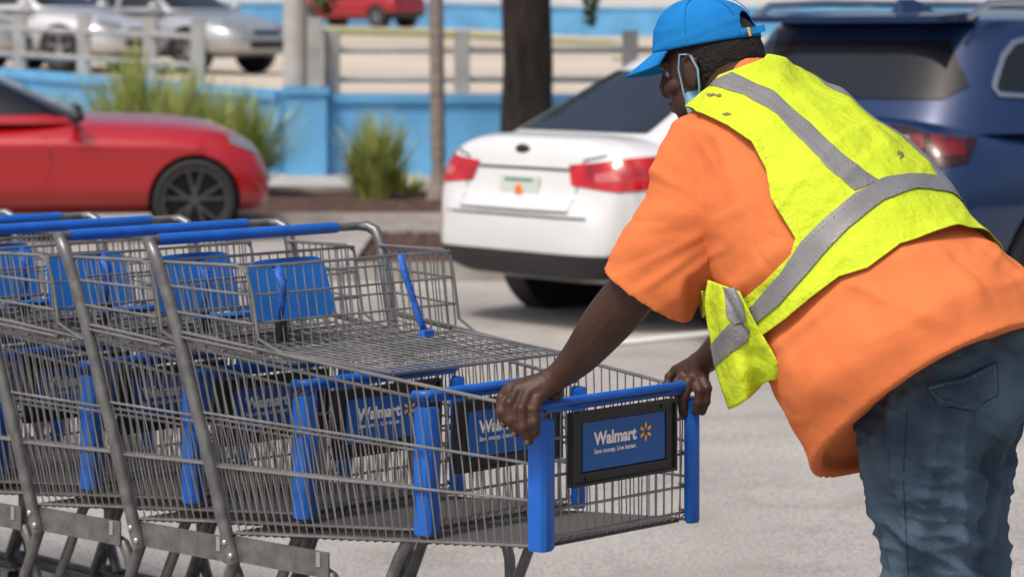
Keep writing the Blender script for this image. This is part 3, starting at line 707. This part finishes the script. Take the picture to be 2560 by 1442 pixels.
    mb=MB(); mb.tube([Lc(1.122,.30,HZ),Lc(1.122,-.255,HZ)],.0135,14); mb.build('handle',blue_p,root)
    mb=MB(); z0,z1=.572,.724
    for (y0,y1,a,b) in((-.166,.166,z1-.022,z1),(-.166,.166,z0,z0+.026),(-.166,-.135,z0+.026,z1-.022),(.135,.166,z0+.026,z1-.022)):
        mb.box((.014,(y0+y1)/2,(a+b)/2),(.012,y1-y0,b-a))
    mb.box((.010,0,.648),(.006,.30,.12))
    mb.box((.022,0,z1-.003),(.006,.332,.006)); mb.box((.022,0,z0+.003),(.006,.332,.006)); mb.box((.022,-.163,.648),(.006,.006,.14)); mb.box((.022,.163,.648),(.006,.006,.14))
    for y,z in((.12,z1-.012),(-.12,z0+.013)): mb.tube([(.020,y,z),(.0225,y,z)],.004,10)
    sf=mb.build('sign_frame',black_p,root,smooth=False)
    mb=MB(); mb.box((.016,.003,.6505),(.003,.262,.100)); mb.build('sign_panel',blue_s,sf,smooth=False)
    text_mesh('Walmart',.136,'lettering',white_i,sf,-.096,.652,.0185,.0042)
    text_mesh('Save money. Live better.',.134,'slogan',white_i,sf,-.094,.634,.0185,.0022)
    mb=MB()
    for k in range(6):
        a=math.pi/2+k*math.pi/3; d=Vector((0,math.cos(a),math.sin(a)))*.9; e=Vector((0,-d.z,d.y)); c=Vector((.0188,.069,.664))
        mb.quad(c+d*.0075-e*.0022,c+d*.0135-e*.0040,c+d*.0205-e*.0032,c+d*.0218,c+d*.0205+e*.0032,c+d*.0135+e*.0040,c+d*.0075+e*.0022)
    mb.build('spark_emblem',yel_i,sf,smooth=False)
    def ribbon(pts,w,nm,mm):
        mb=MB(); pts=[Vector(p) for p in pts]; rows=[]
        for i,p in enumerate(pts):
            sd_=Vector((.6,.8,0)).normalized()*w/2; tw=Matrix.Rotation(i*.35,3,'Z')@sd_; rows.append([p-tw,p+tw])
        mb.grid(rows); o=mb.build(nm,mm,root); s=o.modifiers.new('s','SOLIDIFY'); s.thickness=.002; return o
    ribbon([Lc(.80,.235,.985),Lc(.775,.235,.95),Lc(.78,.232,.90),Lc(.79,.23,.86)],.020,'strap',strap_m)
    mb=MB(); mb.box(Lc(.785,.23,.84),(.016,.022,.045)); mb.build('buckle',black_p,root,smooth=False)
    return root
cart=make_cart()
offs=[0,.33,.70,1.07,1.44,1.81,2.18,2.55,2.92]
labs=['grey wire shopping cart nearest the worker, both his hands on its front bar','second grey shopping cart from the worker in the nested row','third grey shopping cart from the worker in the nested row','fourth grey shopping cart from the worker in the nested row','fifth grey shopping cart from the worker in the nested row','sixth grey shopping cart from the worker in the nested row','seventh grey shopping cart from the worker in the nested row','eighth grey shopping cart from the worker, deep in the row','last grey shopping cart of the nested row, farthest from the worker']
for k,u0 in enumerate(offs):
    o=cart if k==0 else copy_tree(cart)
    o.location=C0+AX*u0+LAT*(random.uniform(-.004,.004) if k else 0)+Vector((0,0,-.020*u0 ))
    tag(o,labs[k],'shopping cart','nested row of shopping carts')
    if k:
        dy=random.uniform(0,.12)
        for ch in o.children:
            if ch.name.startswith('seat_backrest_flap'): ch.rotation_euler=(0,random.uniform(-.02,.03),0); ch.location.x=random.uniform(-.02,.02)
            if ch.name.startswith('strap.') or ch.name.startswith('buckle'): ch.location.y=dy
mb=MB(); rows=[]
for i,(px,py) in enumerate([(1000,635),(1012,690),(1030,745),(1048,800),(1062,832)]):
    p=P(px,py,6.62); q=Matrix.Rotation(ph,3,'Z')@(p-C0); rows.append([q-Vector((.0,.009,0)),q+Vector((.004,.009,0))])
mb.grid(rows); o=mb.build('strap',strap_m,cart); s=o.modifiers.new('s','SOLIDIFY'); s.thickness=.002
mb=MB(); q=Matrix.Rotation(ph,3,'Z')@(P(1066,838,6.61)-C0); mb.box(q,(.02,.03,.024)); mb.build('buckle',strap_m,cart,smooth=False)
# ---------------------------------------------------------------- person
FW=AX.copy()
def SP(px,py):
    k=(px-1280)/F; t=(k*C0.y-C0.x)/(math.cos(ph)+math.sin(ph)*k)
    X=C0.x+math.cos(ph)*t; Y=C0.y-math.sin(ph)*t
    return Vector((X,Y,H-(py-YH)*Y/F))
def mirror(p):
    d=(p-C0).dot(LAT); return p-LAT*2*d
PO=Vector((.86,5.50,0))
person=empty('person',PO); tag(person,'worker in orange shirt and yellow reflective vest leaning forward to pull the cart row','person')
stn=[(1862,215,.07,.065,62),(1878,258,.145,.095,58),(1897,322,.198,.122,54),(1975,448,.235,.172,50),(2072,592,.254,.208,48),(2152,722,.264,.226,47),(2243,830,.272,.24,45),(2310,917,.275,.252,42),(2345,1005,.262,.268,38)]
raw=[]
for px,py,a,b,be in stn:
    c=SP(px,py); raw.append((c.x,c.y,c.z,a,b,be))
rs=catmull(raw,7); mb=MB(); rings=[]
def ringp(r,ka=1,kb=1,sh=Vector((0,0,0)),n=72):
    c=Vector(r[:3])+sh; a,b,be=r[3]*ka,r[4]*kb,math.radians(r[5]); d=-FW*math.cos(be)+Vector((0,0,1))*math.sin(be)
    return [c+LAT*(a*sg(math.cos(2*math.pi*k/n),2/2.3))+d*(b*sg(math.sin(2*math.pi*k/n),2/2.3)) for k in range(n)]
rings=[ringp(r) for r in rs]
up=(Vector(rs[-8][:3])-Vector(rs[-1][:3])).normalized()
rings.append(ringp(rs[-1],.90,.90,up*.002)); rings.append(ringp(rs[-1],.85,.85,up*.022)); rings.append(ringp(rs[-1],.3,.3,up*.03))
mb.loft(rings)
slv=[(1822,320,5.70,.083),(1794,394,5.635,.100),(1740,530,5.615,.096),(1673,650,5.62,.096),(1619,740,5.635,.102)]
pts=[(*P(px,py,Y),r) for px,py,Y,r in slv]
def sleeve(pts):
    cs=catmull(pts,6); ax=[Vector(c[:3]) for c in cs]; rr=[c[3] for c in cs]
    t=(ax[-1]-ax[-2]).normalized()
    ax+= [ax[-1]-t*.004,ax[-1]-t*.05,ax[-1]-t*.055]; rr+=[rr[-1]*.86,rr[-1]*.82,.02]
    rings=[]; n=40
    for i,(p,r) in enumerate(zip(ax,rr)):
        j=min(i,len(cs)-1); tt=(Vector(cs[min(j+1,len(cs)-1)][:3])-Vector(cs[max(j-1,0)][:3])).normalized()
        a=(Vector((0,1,0))-tt*tt.y).normalized(); b=tt.cross(a)
        rings.append([p+a*r*.82*math.cos(2*math.pi*k/n)+b*r*1.0*math.sin(2*math.pi*k/n) for k in range(n)])
    mb.loft(rings)
sleeve(pts)
sleeve([(*mirror(Vector(p[:3])),p[3]) for p in pts])
for s_ in(0,1):
    c=P(1835,318,5.68); c=mirror(c) if s_ else c; mb.ell(c,(.085,.085,.082))
shirt=remesh(mb,.0050,7,.6)
base=remesh(mb,.0060,22,.6)
bodyu=(SP(1985,440)-SP(2255,820)).normalized()
be=math.radians(38); hemn=(FW*math.sin(be)+Vector((0,0,1))*math.cos(be)).normalized(); hemc=Vector(rs[-1][:3])
cuffn=(P(1619,740,5.635)-P(1672,650,5.62)).normalized(); cuffc=P(1619,740,5.635)
ARMP=P(1850,560,5.5)
def rdg(v,g):
    w=max(0,1-abs(v)*g); return w*w*(3-2*w)
def wrinkle(q):
    along=q.dot(bodyu); lat=q.dot(LAT); dep=q.dot(FW)
    w1=noise.noise(Vector((along*7+q.z*4,lat*1.8,dep*1.8)))
    w2=noise.noise(Vector((q.x*4+3,q.y*4,q.z*4)))
    b=q.x*.45-q.z*.9
    w4=rdg(noise.noise(Vector((b*7+2,q.y*2.5,(q.x*.9+q.z*.45)*1.5))),2.2)
    a2=q.x*.85+q.z*.5
    w6=rdg(noise.noise(Vector((a2*9+5,q.y*3,(q.x*-.5+q.z*.85)*2.0))),2.6)
    w7=rdg(noise.noise(Vector((b*17+9,q.y*6,(q.x*.9+q.z*.45)*4))),2.6)
    r=q-ARMP; ang=math.atan2(r.z,r.x); rad=r.length
    w5=rdg(noise.noise(Vector((ang*3.4,rad*1.2,1.3))),2.2)
    hem=abs((q-hemc).dot(hemn)); hk=sms(.012,.09,hem)
    ck=min(sms(0,.05,abs((q-cuffc).dot(cuffn))) if (q-cuffc).length<.2 else 1,1)
    k=min(hk,.2+.8*ck)
    return k*(.009*w1+.010*w2+.0085*w4+.006*w6+.003*w7+.0065*w5*sms(.06,.25,rad)*(1-sms(.5,.8,rad))-.006)-.001
Cn=np.array(C0);Ln=np.array(LAT)
def pxfield(fn):
    def f(p):
        lat=(p-Cn)@Ln; q=p-np.minimum(lat,0)[:,None]*2*Ln
        x=1280+F*q[:,0]/q[:,1]; y=YH+F*(H-q[:,2])/q[:,1]
        return fn(np.stack([x,y],axis=1))/1250.
    return f
def rawpx(fn):
    def f(p): return fn(np.stack([1280+F*p[:,0]/p[:,1],YH+F*(H-p[:,2])/p[:,1]],axis=1))/1250.
    return f
vpoly=[(1690,280),(1715,250),(1760,222),(1810,198),(1860,178),(1905,160),(1960,100),(2800,100),(2800,560),(2475,572),(2390,580),(2330,592),(2250,612),(2170,672),(2100,694),(2040,742),(1980,795),(1915,838),(1868,842),(1830,820),(1740,790),(1740,715),(1858,762),(1925,705),(1985,640),(1995,600),(1962,545),(1935,500),(1920,430),(1885,368),(1825,322),(1765,290),(1715,275)]
vf=pxfield(lambda q:sd_poly(q,vpoly))
def unders(co):
    d=vf(co); t=np.clip((-d)/.035,0,1); return t*t*(3-2*t)
displace(shirt,wrinkle,unders)
sh=link_mesh('shirt',shirt.copy(),shirt_m,person,org=PO)
btrs=tris_of(base)
def nz(p):
    q=Vector(p); e=q.dot(LAT); al=q.dot(bodyu)
    r=rdg(noise.noise(Vector((al*6+e*3,e*2.2,q.dot(FW)*2+5))),2.3)
    r2=rdg(noise.noise(Vector((al*3-e*5,e*3,9+q.z*4))),2.3)
    r3=rdg(noise.noise(Vector((al*13+e*5,e*5,q.dot(FW)*4))),2.6)
    return .003*noise.noise(q*9)+.008*r+.006*r2+.0025*r3
vo=clip(btrs,vf,.0060,'vest',vest_m,person,h=.006,org=PO,thick=.002,iters=1,offn=nz)
s1=[(1778,222),(1832,194),(1930,248),(2020,320),(2080,388),(2140,438),(2185,468),(2130,492),(2060,432),(2010,372),(1940,302),(1860,247)]
s2=[(2560,540),(2375,486),(2330,454),(2270,447),(2190,465),(2130,500),(2060,560),(2010,610),(1960,690),(1900,760),(1850,790),(1880,830),(1900,812),(1960,765),(2010,705),(2060,645),(2120,582),(2200,517),(2280,490),(2375,492),(2560,590)]
for k,s_ in enumerate((s1,s2)):
    clip(btrs,pxfield(lambda q:sd_poly(q,s_)),.0078+.0015*k,'reflective_stripe',refl_m,vo,h=.006,org=PO,thick=.0010,iters=1,offn=nz)
for cx,cy,rx,ry in((1793,248,12,3.5),(1822,294,8,3.5),(2242,402,6,8)):
    def sm(q):
        d=np.hypot((q[:,0]-cx)/rx,(q[:,1]-cy)/ry); n_=np.array([noise.noise(Vector((a*.13,b*.13,cx))) if dd<2.5 else 0 for a,b,dd in zip(q[:,0],q[:,1],d)])
        return (1-d+1.3*n_)*min(rx,ry)
    clip(btrs,rawpx(sm),.0072,'smudge',smudge_m,vo,h=.003,org=PO,iters=2,offn=nz,filt=lambda cc,nn:(nn[:,1]<.3))
lf=catmull([(1772,700,5.50),(1764,760,5.49),(1778,850,5.48),(1795,935,5.47),(1824,1022,5.47)],6)
rt=catmull([(1850,728,5.40),(1886,800,5.38),(1922,860,5.38),(1946,905,5.385),(1948,940,5.41)],6)
rows=[]
for i,(a,b) in enumerate(zip(lf,rt)):
    row=[]
    for k in range(29):
        t=k/28; q=a*(1-t)+b*t; g=i/len(lf)
        Y=q[2]+.026*math.sin(t*10+g*2)*g+.012*noise.noise(Vector((t*4,g*4,0)))-.022*math.sin(t*math.pi)
        row.append(P(q[0],q[1]+7*math.sin(t*7)*g,Y))
    rows.append(row)
mb=MB(); mb.grid(rows); fl=mb.build('vest_front_flap',vest_m,vo,org=PO); s=fl.modifiers.new('s','SOLIDIFY'); s.thickness=.003
fm=bpy.data.meshes.new('fm'); fm.from_pydata(mb.v,[],mb.f); fm.update()
sgn=-1 if fm.vertices[100].normal.y>0 else 1
clip(fm,rawpx(lambda q:sd_poly(q,[(1700,860),(1780,862),(1838,795),(1880,822),(1870,850),(1790,915),(1700,925)])),.004*sgn,'reflective_stripe',refl_m,vo,h=.006,org=PO,iters=2,thick=.001)
clip(fm,rawpx(lambda q:sd_poly(q,[(1808,690),(1850,690),(1872,800),(1838,812),(1820,790)])),.0065*sgn,'reflective_stripe',refl_m,vo,h=.006,org=PO,iters=2,thick=.001)
front=lambda cc,nn:nn[:,1]<.1
# jeans
mb=MB()
def chain3(pts): mb.chain([Vector(p[:3]) for p in pts],[p[3] for p in pts],24)
Zp=lambda px,z,Y:(Vector(((px-1280)*Y/F,Y,z)))
near=[(*P(2335,900,5.42),.118),(*P(2305,1030,5.41),.122),(*P(2308,1150,5.41),.114),(*P(2322,1280,5.41),.100),(*P(2342,1440,5.42),.088)]
far=[(*P(2415,900,5.56),.115),(*P(2398,1030,5.57),.118),(*P(2395,1150,5.59),.108),(*P(2400,1280,5.6),.096),(*P(2415,1440,5.62),.084)]
near+=[(*Zp(2355,.30,5.42),.080),(*Zp(2370,.10,5.42),.072)]; far+=[(*Zp(2425,.30,5.63),.078),(*Zp(2440,.10,5.64),.07)]
for l_ in(near,far): chain3(catmull(l_,4))
mb.ell(P(2405,930,5.48),(.145,.155,.155)); mb.ell(P(2425,985,5.45),(.11,.12,.12))
jeans=remesh(mb,.0055,6,.6)
def jw(q):
    z=q.z
    k=.012*noise.noise(Vector((q.x*6,q.y*6,z*6)))+.009*max(0,(1-abs(noise.noise(Vector((q.x*5+z*8,q.y*6,z*14-q.x*6))))*2.6))
    k+=.009*max(0,1-abs(noise.noise(Vector((q.x*4+3,q.y*4,z*17+q.x*9))))*3.2)
    k+=.010*max(0,1-abs(noise.noise(Vector((q.x*13,q.y*13,z*1.5))))*2.8)
    k+=.004*max(0,1-abs(noise.noise(Vector((q.x*12+z*10,q.y*10,z*30))))*3.2)
    return k-.008
displace(jeans,jw)
je=link_mesh('jeans',jeans.copy(),jean_m,person,org=PO)
jt=tris_of(jeans)
ppoly=[(2318,962),(2400,945),(2490,905),(2494,985),(2425,1024),(2345,1012)]
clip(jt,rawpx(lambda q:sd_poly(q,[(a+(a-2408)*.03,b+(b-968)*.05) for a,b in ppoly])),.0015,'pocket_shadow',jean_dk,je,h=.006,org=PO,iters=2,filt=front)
clip(jt,rawpx(lambda q:sd_poly(q,ppoly)),.005,'back_pocket',jean_m,je,h=.006,org=PO,iters=2,filt=front,thick=.002)
clip(jt,rawpx(lambda q:sd_stroke(q,[(2326,968),(2350,1005),(2424,1016),(2486,980),(2484,915),(2400,953),(2326,968)],2.4)),.0060,'pocket_stitching',jean_st,je,h=.004,org=PO,iters=3,filt=front)
clip(jt,rawpx(lambda q:sd_stroke(q,[(2268,1030),(2258,1200),(2272,1450)],3)),.0012,'side_seam',jean_dk,je,h=.005,org=PO,iters=3,filt=lambda cc,nn:(nn[:,1]<0)&(cc[:,1]<5.42))
for (px,Y) in((2370,5.42),(2440,5.64)):
    b=Zp(px,0,Y); R=Matrix.Rotation(math.atan2(FW.y,FW.x),3,'Z')
    mb=MB(); mb.ell(b+FW*.07+Vector((0,0,.05)),(.15,.052,.05),R); mb.ell(b+Vector((0,0,.075)),(.07,.048,.06),R); me=remesh(mb,.008,4)
    for v in me.vertices: v.co.z=max(v.co.z,.012)
    so_=link_mesh('shoe',me,trim,person,org=PO)
    mb=MB(); mb.loft([[b+FW*.065+R@Vector((.152*sg(math.cos(2*math.pi*k/30),.8),.056*sg(math.sin(2*math.pi*k/30),.8),z)) for k in range(30)] for z in(0,.022)]); mb.build('sole',rubber,so_,org=PO)
# body
mb=MB()
def ch(pts,n=16): mb.chain([Vector(p[:3]) for p in pts],[p[3] for p in pts],n)
HD=P(1768,165,5.86)
hf=Vector((-.88,.475,0)).normalized(); pitch=math.radians(13)
hx=(hf*math.cos(pitch)-Vector((0,0,1))*math.sin(pitch)); hy=Vector((0,0,1)).cross(hf).normalized(); hz=hx.cross(hy)
HR=Matrix((hx,hy,hz)).transposed()
def hp(x,y,z): return HD+HR@Vector((x,y,z))
ch([(*SP(2350,920),.08),(*SP(2255,800),.11),(*SP(2100,600),.12),(*SP(1985,440),.12),(*SP(1905,325),.085)])
ch([(*SP(1893,300),.075),(*SP(1858,235),.066),(*hp(-.035,0,-.045),.062)])
arm_n=[(*P(1825,345,5.67),.062),(*P(1785,420,5.64),.055),(*P(1710,560,5.63),.05),(*P(1612,690,5.655),.05),(*P(1563,752,5.675),.052),(*P(1510,815,5.71),.049),(*P(1450,890,5.76),.038),(*P(1402,935,5.79),.0285),(*P(1375,952,5.795),.027)]
ch(catmull(arm_n,4))
am=[mirror(Vector(p[:3])) for p in arm_n[:4]]
arm_f=[(*q,p[3]) for q,p in zip(am,arm_n)]+[(*P(1885,800,6.04),.05),(*P(1815,860,6.10),.040),(*P(1768,897,6.15),.029),(*P(1745,912,6.165),.027)]
ch(catmull(arm_f,4))
def hand(w,kn,fingers,thumb,rr=.0105):
    for k in kn: ch([(*w,.025),(*((w*.5+k*.5)),.020),(*k,.0145)],12)
    for a,b in zip(kn[:-1],kn[1:]): ch([(*(w*.35+a*.65),.0155),(*((a+b)*.46+w*.08),.0135),(*(w*.35+b*.65),.0155)],12)
    for f in fingers:
        ps=[P(*q) for q in f]; n=len(ps); ch([(*p,rr*(1.12-.20*i/(n-1))) for i,p in enumerate(ps)],12)
        for i in (1,2): mb.ell(ps[i],rr*1.13,seg=12,rg=8)
    ps=[P(*q) for q in thumb]; ch([(*p,rr*(1.35-.3*i/(len(ps)-1))) for i,p in enumerate(ps)],12)
fn=[[(1274,970,5.80),(1254,995,5.775),(1252,1030,5.765),(1261,1056,5.77)],
    [(1294,975,5.785),(1275,1008,5.757),(1277,1050,5.752),(1290,1080,5.757)],
    [(1320,983,5.775),(1304,1022,5.745),(1307,1068,5.74),(1322,1101,5.745)],
    [(1346,990,5.775),(1335,1024,5.747),(1335,1056,5.742),(1338,1080,5.748)]]
hand(P(1376,954,5.795),[P(*f[0]) for f in fn],fn,[(1385,985,5.83),(1390,1015,5.86),(1372,1038,5.87)],.0115)
ff=[[(1757,942,6.15),(1768,970,6.13),(1764,1003,6.13),(1755,1028,6.14)],
    [(1738,946,6.15),(1749,976,6.125),(1746,1006,6.125),(1739,1026,6.13)],
    [(1690,928,6.19),(1674,942,6.19),(1669,962,6.185),(1677,983,6.185)],
    [(1710,935,6.17),(1694,955,6.15),(1691,975,6.145),(1696,992,6.145)]]
hand(P(1745,912,6.165),[P(*f[0]) for f in ff],ff,[(1722,955,6.14),(1706,998,6.13),(1708,1030,6.135)],.0106)
mb.ell(hp(-.012,0,.012),(.100,.076,.098),HR,32,20); mb.ell(hp(.03,0,-.055),(.062,.056,.07),HR,28,16)
mb.ell(hp(.055,0,-.10),(.032,.034,.026),HR); mb.ell(hp(.015,.045,-.07),(.04,.016,.035),HR); mb.ell(hp(.015,-.045,-.07),(.04,.016,.035),HR)
mb.ell(hp(.070,0,.02),(.026,.058,.016),HR); ch([(*hp(.088,0,.012),.009),(*hp(.103,0,-.022),.0125),(*hp(.098,0,-.032),.016)],12)
for s_ in(-1,1):
    mb.ell(hp(.058,s_*.038,-.028),(.028,.022,.02),HR); mb.ell(hp(.094,s_*.014,-.033),(.011,.009,.009),HR)
    mb.ell(hp(.0,s_*.079,-.012),(.017,.008,.031),HR@Matrix.Rotation(-.2,3,'Y'))
    ch([(*hp(.016,s_*.078,-.015),.004),(*hp(.012,s_*.085,.015),.0048),(*hp(-.004,s_*.088,.022),.005),(*hp(-.016,s_*.088,.01),.005),(*hp(-.014,s_*.085,-.015),.0045),(*hp(.0,s_*.08,-.038),.007)],10)
mb.ell(hp(.088,0,-.060),(.013,.024,.007),HR); mb.ell(hp(.085,0,-.073),(.012,.021,.008),HR)
ch([(*p[:3],p[3]*.6) for p in near]); ch([(*p[:3],p[3]*.6) for p in far]); 
ch([(*SP(2350,920),.08),near[0][:3]+(.07,)]); ch([(*SP(2350,920),.08),far[0][:3]+(.07,)])
for px,Y in((2370,5.42),(2440,5.64)): ch([(*Zp(px,.09,Y),.04),(*(Zp(px,.045,Y)+FW*.12),.026)])
body=remesh(mb,.0034,3,.5)
bo=link_mesh('body',body,skin_m,person,org=PO)
for s_ in(-1,1):
    mb=MB(); mb.ell(hp(.069,s_*.032,.000),(.0115,.0125,.0095)); eo=mb.build('eye',eye_m,bo,org=PO)
    mb=MB(); mb.ell(hp(.0785,s_*.033,.000),(.004,.0055,.0055)); mb.build('iris',trim,bo,org=PO)
for f in fn[:3]:
    a=P(*f[-1]);b=P(*f[-2]); d=(a-b).normalized(); mb=MB(); mb.ell(a+Vector((-.004,-.0088,0))+d*.001,(.0048,.002,.0062)); mb.build('nail',nail_m,bo,org=PO)
mb=MB(); mb.ell(hp(-.016,0,.010),(.109,.0845,.104),HR,64,48)
me=bpy.data.meshes.new('h'); me.from_pydata(mb.v,[],mb.f); me.update()
HRi=np.array(HR.transposed()); HDn=np.array(HD)
def hl(p): return (p-HDn)@HRi.T
def hairf(p):
    q=hl(p); a=.012-q[:,0]+.25*(q[:,2]-.0); b=q[:,2]+.072+.25*np.maximum(q[:,0],-.06); 
    ear=np.hypot(q[:,0]-.0,(q[:,2]+.012)*.75)-.024
    return np.minimum(np.minimum(a,b),np.where(np.abs(q[:,1])>.05,ear,1))
ho=clip(me,hairf,.0,'hair',hair_m,bo,h=.006,org=PO,iters=2,thick=.006,offn=lambda p:.003*noise.noise(Vector(p)*150))
mb=MB(); rings=[]; n=72
for j in range(25):
    e=math.pi/2*j/24*.99
    rings.append([hp(-.008+.1125*math.cos(e)**.72*math.cos(2*math.pi*k/n),.0905*math.cos(e)**.72*math.sin(2*math.pi*k/n),.040+.097*math.sin(e)+.006*math.cos(2*math.pi*k/n)) for k in range(n)])
mb.loft(rings,cap=False); mb.f.append(tuple(range(24*n,25*n)))
me=bpy.data.meshes.new('c'); me.from_pydata(mb.v,[],mb.f)
bm=bmesh.new(); bm.from_mesh(me); bmesh.ops.recalc_face_normals(bm,faces=bm.faces); bm.to_mesh(me); bm.free(); me.update()
if sum((v.co-HD).dot(v.normal) for v in me.vertices)<0: me.flip_normals(); me.update()
def capf(p):
    q=hl(p); back=q[:,0]<-.03
    d=np.hypot(q[:,1]/1.0,(q[:,2]-.052)/1.05)-.038
    d=np.where(q[:,2]<.054,np.maximum(d,.054-q[:,2]),d)
    return np.where(back,d,1)
def capn(p):
    q=hl(np.array([p]))[0]; return .003*noise.noise(Vector(p)*14)+.002*max(0,1-abs(noise.noise(Vector((q[2]*30,q[0]*8,q[1]*8))))*3)
cap=clip(me,capf,.0,'cap',cap_m,bo,h=.006,org=PO,iters=2,thick=.003,offn=capn)
for k in range(6):
    a=k*math.pi/3+math.pi/6; mb=MB()
    mb.tube([hp(-.008+.1145*math.cos(e)**.72*math.cos(a),.0925*math.cos(e)**.72*math.sin(a),.040+.099*math.sin(e)) for e in np.linspace(.0 if abs(math.cos(a))<.8 or math.cos(a)>0 else .5,1.5,16)],.0010,6); mb.build('cap_seam',cap_m,cap,org=PO)
mb=MB(); mb.ell(hp(-.008,0,.138),(.008,.008,.004)); mb.build('cap_button',cap_m,cap,org=PO)
rows=[]
for r in np.linspace(0,1,9):
    row=[]
    for k in range(25):
        a=math.radians(-62+124*k/24)
        x=-.008+.110*math.cos(a); y=.089*math.sin(a)
        e=.078*r*(math.cos(a*1.35)**.55 if abs(a*1.35)<math.pi/2 else 0)
        row.append(hp(x+e,y*(1+.0*r),.047-.42*e-3.2*y*y*(.35+.65*r)))
    rows.append(row)
mb=MB(); mb.grid(rows); o=mb.build('brim',cap_m,cap,org=PO); s=o.modifiers.new('s','SOLIDIFY'); s.thickness=.004
rows=[]
for k in range(13):
    a=math.radians(150+60*k/12); rows.append([hp(-.008+.1165*math.cos(a),.0935*math.sin(a),z) for z in(.034,.052)])
mb=MB(); mb.grid([[r[0] for r in rows],[r[1] for r in rows]]); o=mb.build('cap_strap',cap_m,cap,org=PO); s=o.modifiers.new('s','SOLIDIFY'); s.thickness=.002
mb=MB(); mb.box(hp(-.135,.02,.045),(.030,.003,.014),HR); mb.build('strap_tail',cap_m,cap,smooth=False,org=PO)
mb=MB(); mb.box(hp(-.118,.028,.044),(.006,.006,.018),HR); mb.build('cap_buckle',yel_i,cap,smooth=False,org=PO)
mb=MB(); mb.tube([hp(.0,.084,.024),hp(.018,.083,.028),hp(.028,.080,.0),hp(.030,.074,-.05),hp(.028,.070,-.075)],.0020,6)
mb.tube([hp(-.010,.094,.02),hp(-.019,.092,-.01),hp(-.014,.090,-.045),hp(-.004,.080,-.068),hp(.012,.070,-.08)],.0024,6)
mk=mb.build('mask_strap',mask_m,bo,org=PO)
mb=MB(); mb.ell(hp(.022,0,-.078),(.070,.070,.060),HR,48,32); me=bpy.data.meshes.new('m'); me.from_pydata(mb.v,[],mb.f); me.update()
def maskf(p):
    q=hl(p); return np.minimum(np.minimum(q[:,0]+.010+.3*(q[:,2]+.08),.034-q[:,0]),-(q[:,2]+.048))
clip(me,maskf,.0,'face_mask',mask_m,bo,h=.006,org=PO,iters=2,thick=.002)
